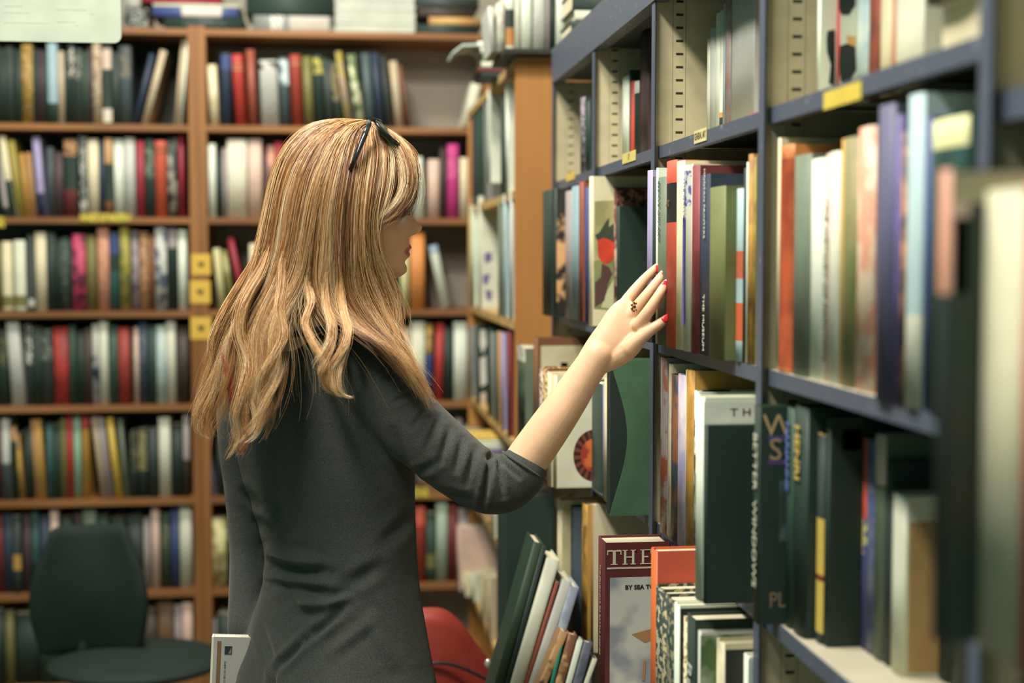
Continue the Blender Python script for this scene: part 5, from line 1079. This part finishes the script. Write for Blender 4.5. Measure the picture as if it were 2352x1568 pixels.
def make_strands(guides, count, layers, clump_n, wave, spread, lenj=(.72, 1.03), rad=(.00018, .00038), cwr=(3, 9), tint=(.05, .95), st0=.5):
    R = [resample(g) for g in guides]; ng = len(R); out = []; rads = []; tints = []
    t = np.linspace(0, 1, SEG+1); clumps = []
    for k in range(clump_n):
        u = rng.uniform(0, ng-1.001) if ng > 1 else 0; i = int(u); f = u-i
        base = R[i]*(1-f)+R[min(i+1, ng-1)]*f
        w_ = wave*rng.uniform(.5, 1.6); ph = rng.uniform(0, 6.28); fr = rng.uniform(1.4, 2.8)
        env = np.clip((t-.34)/.66, 0, 1)**1.2
        off = np.stack([np.sin(ph+fr*6.28*t)*w_*env, np.cos(ph*1.7+fr*5*t)*w_*.3*env, np.cos(ph+fr*6.28*t)*w_*.0007*env], 1)
        off[:, 0] += rng.normal(0, spread)*np.clip((t-.15)/.85, 0, 1)**1.3
        clumps.append((base+off, rng.random()*layers, tint[0]+(tint[1]-tint[0])*rng.beta(1.0, 1.0), rng.uniform(*lenj), rng.uniform(*cwr)))
    for s in range(count):
        base, depth, tn, lj, cw = clumps[rng.integers(clump_n)]
        e = (.30+.70*np.clip(1-t, 0, 1)**.8)*np.clip(st0+t*5, 0, 1)
        a, b_ = rng.normal(0, 1), rng.normal(0, 1)
        st = base.copy(); st[:, 0] += a*cw*e+rng.normal(0, 1.2)*t*3; st[:, 2] += b_*cw*.0006*e+depth*np.clip(t*4, 0, 1)*(1-.5*t)
        fz = rng.normal(0, 1, 3)*np.array([1.2, 1.2, .001]); k2 = rng.uniform(2, 6); p2 = rng.uniform(0, 6.28)
        st += np.sin(p2+k2*6.28*t)[:, None]*fz*np.clip(t*1.5, 0, 1)[:, None]
        if rng.random() < .05:
            st[:, 0] += rng.normal(0, 16)*t**1.5; st[:, 1] += rng.normal(0, 9)*t**2
        L = lj*rng.uniform(.88, 1.0); uu = t*L
        st = np.stack([np.interp(uu, t, st[:, k]) for k in range(3)], 1)
        out.append(st); r0 = rng.uniform(*rad); rads.append(r0*np.clip(1.25-t, .25, 1)); tints.append(np.clip(tn+rng.normal(0, .12), 0, 1))
    return out, rads, tints
SETS = [make_strands(G, 7000, .036, 110, 15, 8, (.66, 1.02)), make_strands(G2, 7600, .042, 150, 7, 4, (.78, 1.02)),
        make_strands(G, 1800, .03, 60, 3, 3, (.50, .60), tint=(0, .3)), make_strands(G2, 2400, .035, 60, 3, 3, (.42, .6), tint=(0, .3)),  # dark under-strands carry the shade between the locks in their tint
        make_strands(BANG, 2800, .014, 70, 3, 3, (.88, 1.03)), make_strands(FAR, 2200, -.02, 60, 8, 6, tint=(0, .5)),
        make_strands(G+G2, 600, .0, 400, 16, 14, (.75, 1.06), (.00016, .00028), tint=(.4, 1))]
for q_, lk in enumerate(LK): SETS.append(make_strands([lk], 260 if q_ < 3 else 480, .0, 6, 7, 7, (.85, 1.03), cwr=(2.5, 6) if q_ < 3 else (5, 9), tint=(.5, 1) if q_ < 3 else (.3, 1), st0=.05))
ST_ = sum([q[0] for q in SETS], []); RA = sum([q[1] for q in SETS], []); TI = sum([q[2] for q in SETS], [])
A = np.array(ST_); n_s = A.shape[0]
# pixel coordinates -> world
Y_ = YP+A[:, :, 2]; rvx = (A[:, :, 0]-CX)/F; uvy = (CY-A[:, :, 1])/F
D = np.stack([FV[i]+RV[i]*rvx+UV[i]*uvy for i in range(3)], 2); Wd = np.array(EYE)[None, None]+D*(Y_/D[:, :, 1])[:, :, None]
Tn = np.gradient(Wd, axis=1); Tn /= np.linalg.norm(Tn, axis=2, keepdims=True)+1e-9
Uv = np.cross(Tn, np.array([0, 1.0, 0])[None, None]); Uv /= np.linalg.norm(Uv, axis=2, keepdims=True)+1e-9; Vv = np.cross(Tn, Uv)
rad_ = np.array(RA)[:, :, None]
ringv = np.stack([Wd+(Uv*math.cos(q)+Vv*math.sin(q))*rad_ for q in (0.5, 0.5+2.0944, 0.5+4.1888)], 2)   # s, seg+1, 3, xyz
verts = ringv.reshape(-1, 3)-np.array(person.location)[None]
K = SEG+1; s_i = np.arange(n_s)[:, None, None]; g_i = np.arange(SEG)[None, :, None]; c_i = np.arange(3)[None, None, :]
b0 = (s_i*K+g_i)*3; f = np.stack([b0+c_i, b0+(c_i+1) % 3, b0+3+(c_i+1) % 3, b0+3+c_i], 3).reshape(-1, 4)
me = bpy.data.meshes.new('hair'); me.vertices.add(len(verts)); me.vertices.foreach_set('co', verts.astype(np.float32).ravel())
me.loops.add(f.size); me.loops.foreach_set('vertex_index', f.astype(np.int32).ravel())
me.polygons.add(len(f)); me.polygons.foreach_set('loop_start', np.arange(0, f.size, 4, dtype=np.int32))
me.update(calc_edges=True); me.shade_smooth()
at = me.attributes.new('tint', 'FLOAT', 'POINT'); at.data.foreach_set('value', np.repeat(np.array(TI, np.float32), K*3))
o = bpy.data.objects.new('hair', me); COL.objects.link(o); o.parent = person; me.materials.append(mat((190, 134, 72), 'hair', .38, spec=.5))
# ---- ring, sunglasses, held book
def ring_thing():
    c = P(1457, 704, -.0975); t = thing('finger_ring', 'small dark gold flower ring on the back of her reaching hand', 'ring', tuple(c))
    bm = bmesh.new()
    for i in range(7):
        q = 6.283*i/7; ball(bm, (.0042*math.cos(q), -.001, .0058*math.sin(q)), .0019, n=8)
    fin('petals', bm, [mat((120, 92, 52), 'plain', .3, metal=.8)], t)
    bm = bmesh.new(); ball(bm, (0, -.0018, 0), .0021, n=8); fin('stone', bm, [mat((40, 36, 34), 'plain', .2)], t)
ring_thing()
def sunglasses():
    t = thing('sunglasses', 'dark sunglasses pushed up on top of the blonde hair', 'sunglasses', tuple(P(850, 290, 0)))
    K = mat((28, 38, 36), 'plain', .18, spec=.6); org = Vector(t.location)
    top = P(876, 284, 0)-org; bot = P(928, 336, 0)-org; w = .070; tw = .24; ZS = lambda y: -.45*max(0, y)
    d = (bot-top)
    for s in (-1, 1):
        bm = bmesh.new(); pts = []
        for i in range(28):
            q = 6.283*i/28; a = .5+.48*math.copysign(abs(math.cos(q))**.8, math.cos(q)); b = .036+.027*math.copysign(abs(math.sin(q))**.8, math.sin(q))
            pts.append(Vector((top.x+s*b*tw, 0, top.z+ZS(s*b)))+d*a+Vector((0, s*b, 0)))
        nrm = Vector((d.z, 0, -d.x)).normalized()*-.002
        f = [bm.verts.new(p) for p in pts]; g = [bm.verts.new(p+nrm) for p in pts]
        bm.faces.new(f); bm.faces.new(g[::-1])
        for i in range(28): bm.faces.new((f[i], g[i], g[(i+1) % 28], f[(i+1) % 28]))
        fin('lens', bm, [mat((52, 36, 30), 'plain', .1, spec=.6)], t)
        bm = bmesh.new(); tube(bm, pts+pts[:1], .0024, 8, False); fin('rim', bm, [K], t)
        ex = s*w*tw; zs = Vector((0, 0, ZS(s*w)))
        a = P(876, 284, s*w)-org+zs+Vector((ex, 0, 0)); b = P(864, 315, s*(w+.016))-org+zs+Vector((ex, 0, 0)); c = P(849, 352, s*(w+.028))-org+zs+Vector((ex, 0, 0)); e = P(832, 392, s*(w+.026))-org+zs+Vector((ex, 0, 0))
        bm = bmesh.new(); tube(bm, [a, b, c, e], [.0036, .0040, .0036, .003], 8); fin('temple', bm, [K], t)
        bm = bmesh.new(); ball(bm, a+Vector((-.001, -.002, .001)), .0042, n=10); hg = fin('hinge', bm, [mat((210, 210, 200), 'plain', .15, metal=.9)], t)
    bm = bmesh.new(); tube(bm, [top+Vector((-w*tw, -w, 0)), top+Vector((-.002, 0, .003)), top+Vector((w*tw, w, ZS(w)))], .0032, 8); fin('brow_bar', bm, [K], t)
sunglasses()
def held_book():
    Y = YP+.05; a = P(487, 1462, .05); w = .085; h = .20; ang = math.radians(3.0)
    t = thing('held_book', 'pale grey paperback with small dark emblem held in her lowered left hand', 'book', (P(476, 1568, .05).x, Y, a.z-h), (0, ang, 0))
    box('cover', 0, w, 0, .0015, 0, h, mat((168, 164, 156), 'plain', .6), t, 0); box('pages', .0005, w, .0015, .016, .0, h-.0005, mat((214, 208, 186), 'pages', .8), t)
    box('back_cover', 0, w, .016, .0175, 0, h, mat((196, 192, 176), 'plain', .6), t)
    box('spine_edge', -.003, .0, 0, .0175, 0, h, mat((220, 216, 190), 'plain', .6), t)
    box('stripe', .0095-.004, .0095+.002, -.0003, 0, 0, h-.006, mat((122, 92, 62), 'plain', .6), t)
    e = box('emblem', .0165, .0275, -.0004, 0, h-.026, h-.0135, mat((40, 50, 48)), t)
    bm = bmesh.new(); bm.faces.new([bm.verts.new((x, -.0006, h+z)) for x, z in ((.0215, -.0245), (.0265, -.0155), (.0268, -.0245))]); fin('emblem_mark', bm, [mat((110, 112, 106))], e)
    me = text_mesh('GUIDE TO THE COLLECTION', .004, .0001); obj('title', me, t, (.0178, -.0004, h-.062), (math.radians(90), math.radians(90), 0), [mat((96, 92, 88))])
held_book()
#PERSON-END
# ------------------------------------------------------------------ labels for all books
def art(w): return ('an ' if w[0] in 'aeiou' else 'a ')+w
def wc(s): return len(s.split())
def label_books():
    rows = {}
    for b in BOOKS: rows.setdefault(b['row'], []).append(b)
    used = set()
    for row, bs in rows.items():
        cnt = {}
        for b in bs: cnt.setdefault(b['c'], []).append(b)
        for i, b in enumerate(bs):
            c = b['c']; noun = '' if 'book' in c.split() else ' book'
            l = bs[i-1]['c'].replace(' book', '') if i else None; r = bs[i+1]['c'].replace(' book', '') if i+1 < len(bs) else None
            short = lambda s: ' '.join(s.split()[:2])
            tall = ' tall' if b['h'] > .24 else ''
            thin = 'thin ' if b['t'] < .012 else ('thick ' if b['t'] > .038 else '')
            k = cnt[c].index(b)
            same = len(cnt[c])
            prep = 'in' if 'pile' in row or 'row ' in row else 'on'
            cands = []
            if same == 1: cands.append(f'{thin}{c}{noun} {prep} the {row}')
            if l and r: cands.append(f'{thin}{c}{noun} between {short(l)} and {short(r)} ones, {row}')
            if l: cands.append(f'{thin}{c}{noun} beside {short(l)} one, {row}')
            for q in cands:
                pass
            ords = ['leftmost', 'second', 'third', 'fourth', 'fifth', 'sixth', 'seventh', 'eighth']
            # neighbour phrase must be unique within the row
            def uniq_lr():
                return sum(1 for j, x in enumerate(bs) if x['c'] == c and (bs[j-1]['c'] if j else None) == (bs[i-1]['c'] if i else None) and (bs[j+1]['c'] if j+1 < len(bs) else None) == (bs[i+1]['c'] if i+1 < len(bs) else None)) == 1
            lab = None
            for n_, q in enumerate(cands):
                if same > 1 and n_ == 0 and not (l and r and uniq_lr()): continue
                if same > 1 and n_ > 0: continue
                if wc(q) <= 16 and q not in used: lab = q; break
            if not lab:
                o_ = ords[min(k, 7)] if same > 1 else ''
                if same > 1 and k == same-1 and same > 2: o_ = 'rightmost'
                lab = f'{o_} {c}{noun} {prep} the {row}' if o_ == 'leftmost' or o_ == 'rightmost' else f'{o_} {c}{noun} from left, {row}'
                lab = lab.strip()
            if wc(lab) > 16: lab = ' '.join(lab.split()[:16])
            if lab in used: lab = lab.replace('book', 'hardback', 1)
            used.add(lab)
            b['o']['label'] = lab[0].lower()+lab[1:]; b['o']['category'] = 'book'; b['o']['group'] = 'books ' + prep + ' the ' + row
def proj(v):
    q = v-EYE; f = q.dot(FV); return CX+F*q.dot(RV)/f, CY-F*q.dot(UV)/f
bpy.context.view_layer.update()
def vis_area(b):
    pts = []
    for ch in b['o'].children:
        if ch.name.startswith('cover'):
            M = b['o'].matrix_world; n = len(ch.data.vertices)
            for c in ch.bound_box: pts.append(proj(M @ Vector(c)))
    # spine quad only
    xs = [p[0] for p in pts]; ys = [p[1] for p in pts]
    cx, cy = sum(xs)/8, sum(ys)/8
    x0, x1, y0, y1 = max(min(xs), 0), min(max(xs), 2352), max(min(ys), 0), min(max(ys), 1568)
    if x1 <= x0 or y1 <= y0: return 0
    yw = b['o'].location.y
    if yw > 2.2 and 600 < cx < 925 and 300 < cy: return 0
    if yw > 4 and cx < 330 and cy > 1290: return 5
    if yw > 4 and 60 < cx < 300 and cy > 1180: return 40*b['t']*1000
    return b['t']*(F/yw)*(y1-y0)*(1 if yw > 4 or True else 1)*(2.5 if yw < 2.8 else 1)
for b in BOOKS: b['a'] = vis_area(b)
order = sorted(BOOKS, key=lambda b: -b['a'])
rest = order[296:]; keep = set(id(b) for b in order[:296])
bmx = bmesh.new(); smats = []
for b in rest:
    for ch in list(b['o'].children):
        me = ch.data; off = []
        for m in me.materials:
            if m not in smats: smats.append(m)
            off.append(smats.index(m))
        tmp = bmesh.new(); tmp.from_mesh(me); tmp.transform(b['o'].matrix_world @ ch.matrix_local)
        for f in tmp.faces: f.material_index = off[f.material_index] if off else 0
        m2 = bpy.data.meshes.new('x'); tmp.to_mesh(m2); tmp.free(); bmx.from_mesh(m2); bpy.data.meshes.remove(m2)
        bpy.data.objects.remove(ch)
    bpy.data.objects.remove(b['o'])
o = fin('books', bmx, smats, recalc=False); o['kind'] = 'stuff'; tag(o, 'small and half-hidden books filling the gaps between the larger ones on the shelves', 'books')
BOOKS = [b for b in BOOKS if id(b) in keep]
label_books()
# ------------------------------------------------------------------ light
def area(name, loc, size, power, col, target=None, sy=None):
    l = bpy.data.lights.new(name, 'AREA'); l.energy = power; l.color = col; l.shape = 'RECTANGLE'; l.size = size; l.size_y = sy or size
    o = bpy.data.objects.new(name, l); COL.objects.link(o); o.location = loc
    d = (Vector(target)-Vector(loc)) if target else Vector((0, 0, -1))
    o.rotation_euler = d.to_track_quat('-Z', 'Y').to_euler(); return o
WARM = (1.0, .95, .87)
k_ = area('ceiling_light_key', (-.62, .85, 3.2), .22, 76, WARM, None, 1.7); k_.rotation_euler = (math.radians(12), math.radians(-22), 0)
area('ceiling_light_aisle', (-.22, 1.72, 3.3), .22, 52, WARM, (.05, 2.1, 1.2), .4)
area('ceiling_light_far', (-.45, 3.35, 3.35), .3, 58, WARM, (-.05, 4.5, 1.3), .5)
w = bpy.data.worlds.new('world'); SC.world = w; w.use_nodes = True
w.node_tree.nodes['Background'].inputs[0].default_value = (.50, .93, .80, 1); w.node_tree.nodes['Background'].inputs[1].default_value = .38
# ------------------------------------------------------------------ camera
cam = bpy.data.cameras.new('camera'); cam.lens = 50; cam.sensor_width = 36; cam.clip_start = .05
co = bpy.data.objects.new('camera', cam); COL.objects.link(co); co.location = EYE
co.rotation_euler = Matrix((RV, UV, -FV)).transposed().to_euler()
cam.dof.use_dof = True; cam.dof.focus_distance = 2.06; cam.dof.aperture_fstop = 2.6
SC.camera = co
vs = SC.view_settings; vs.view_transform = 'Standard'; vs.look = 'None'; vs.exposure = 0.0; vs.gamma = 1; vs.use_curve_mapping = False
SC.display_settings.display_device = 'sRGB'
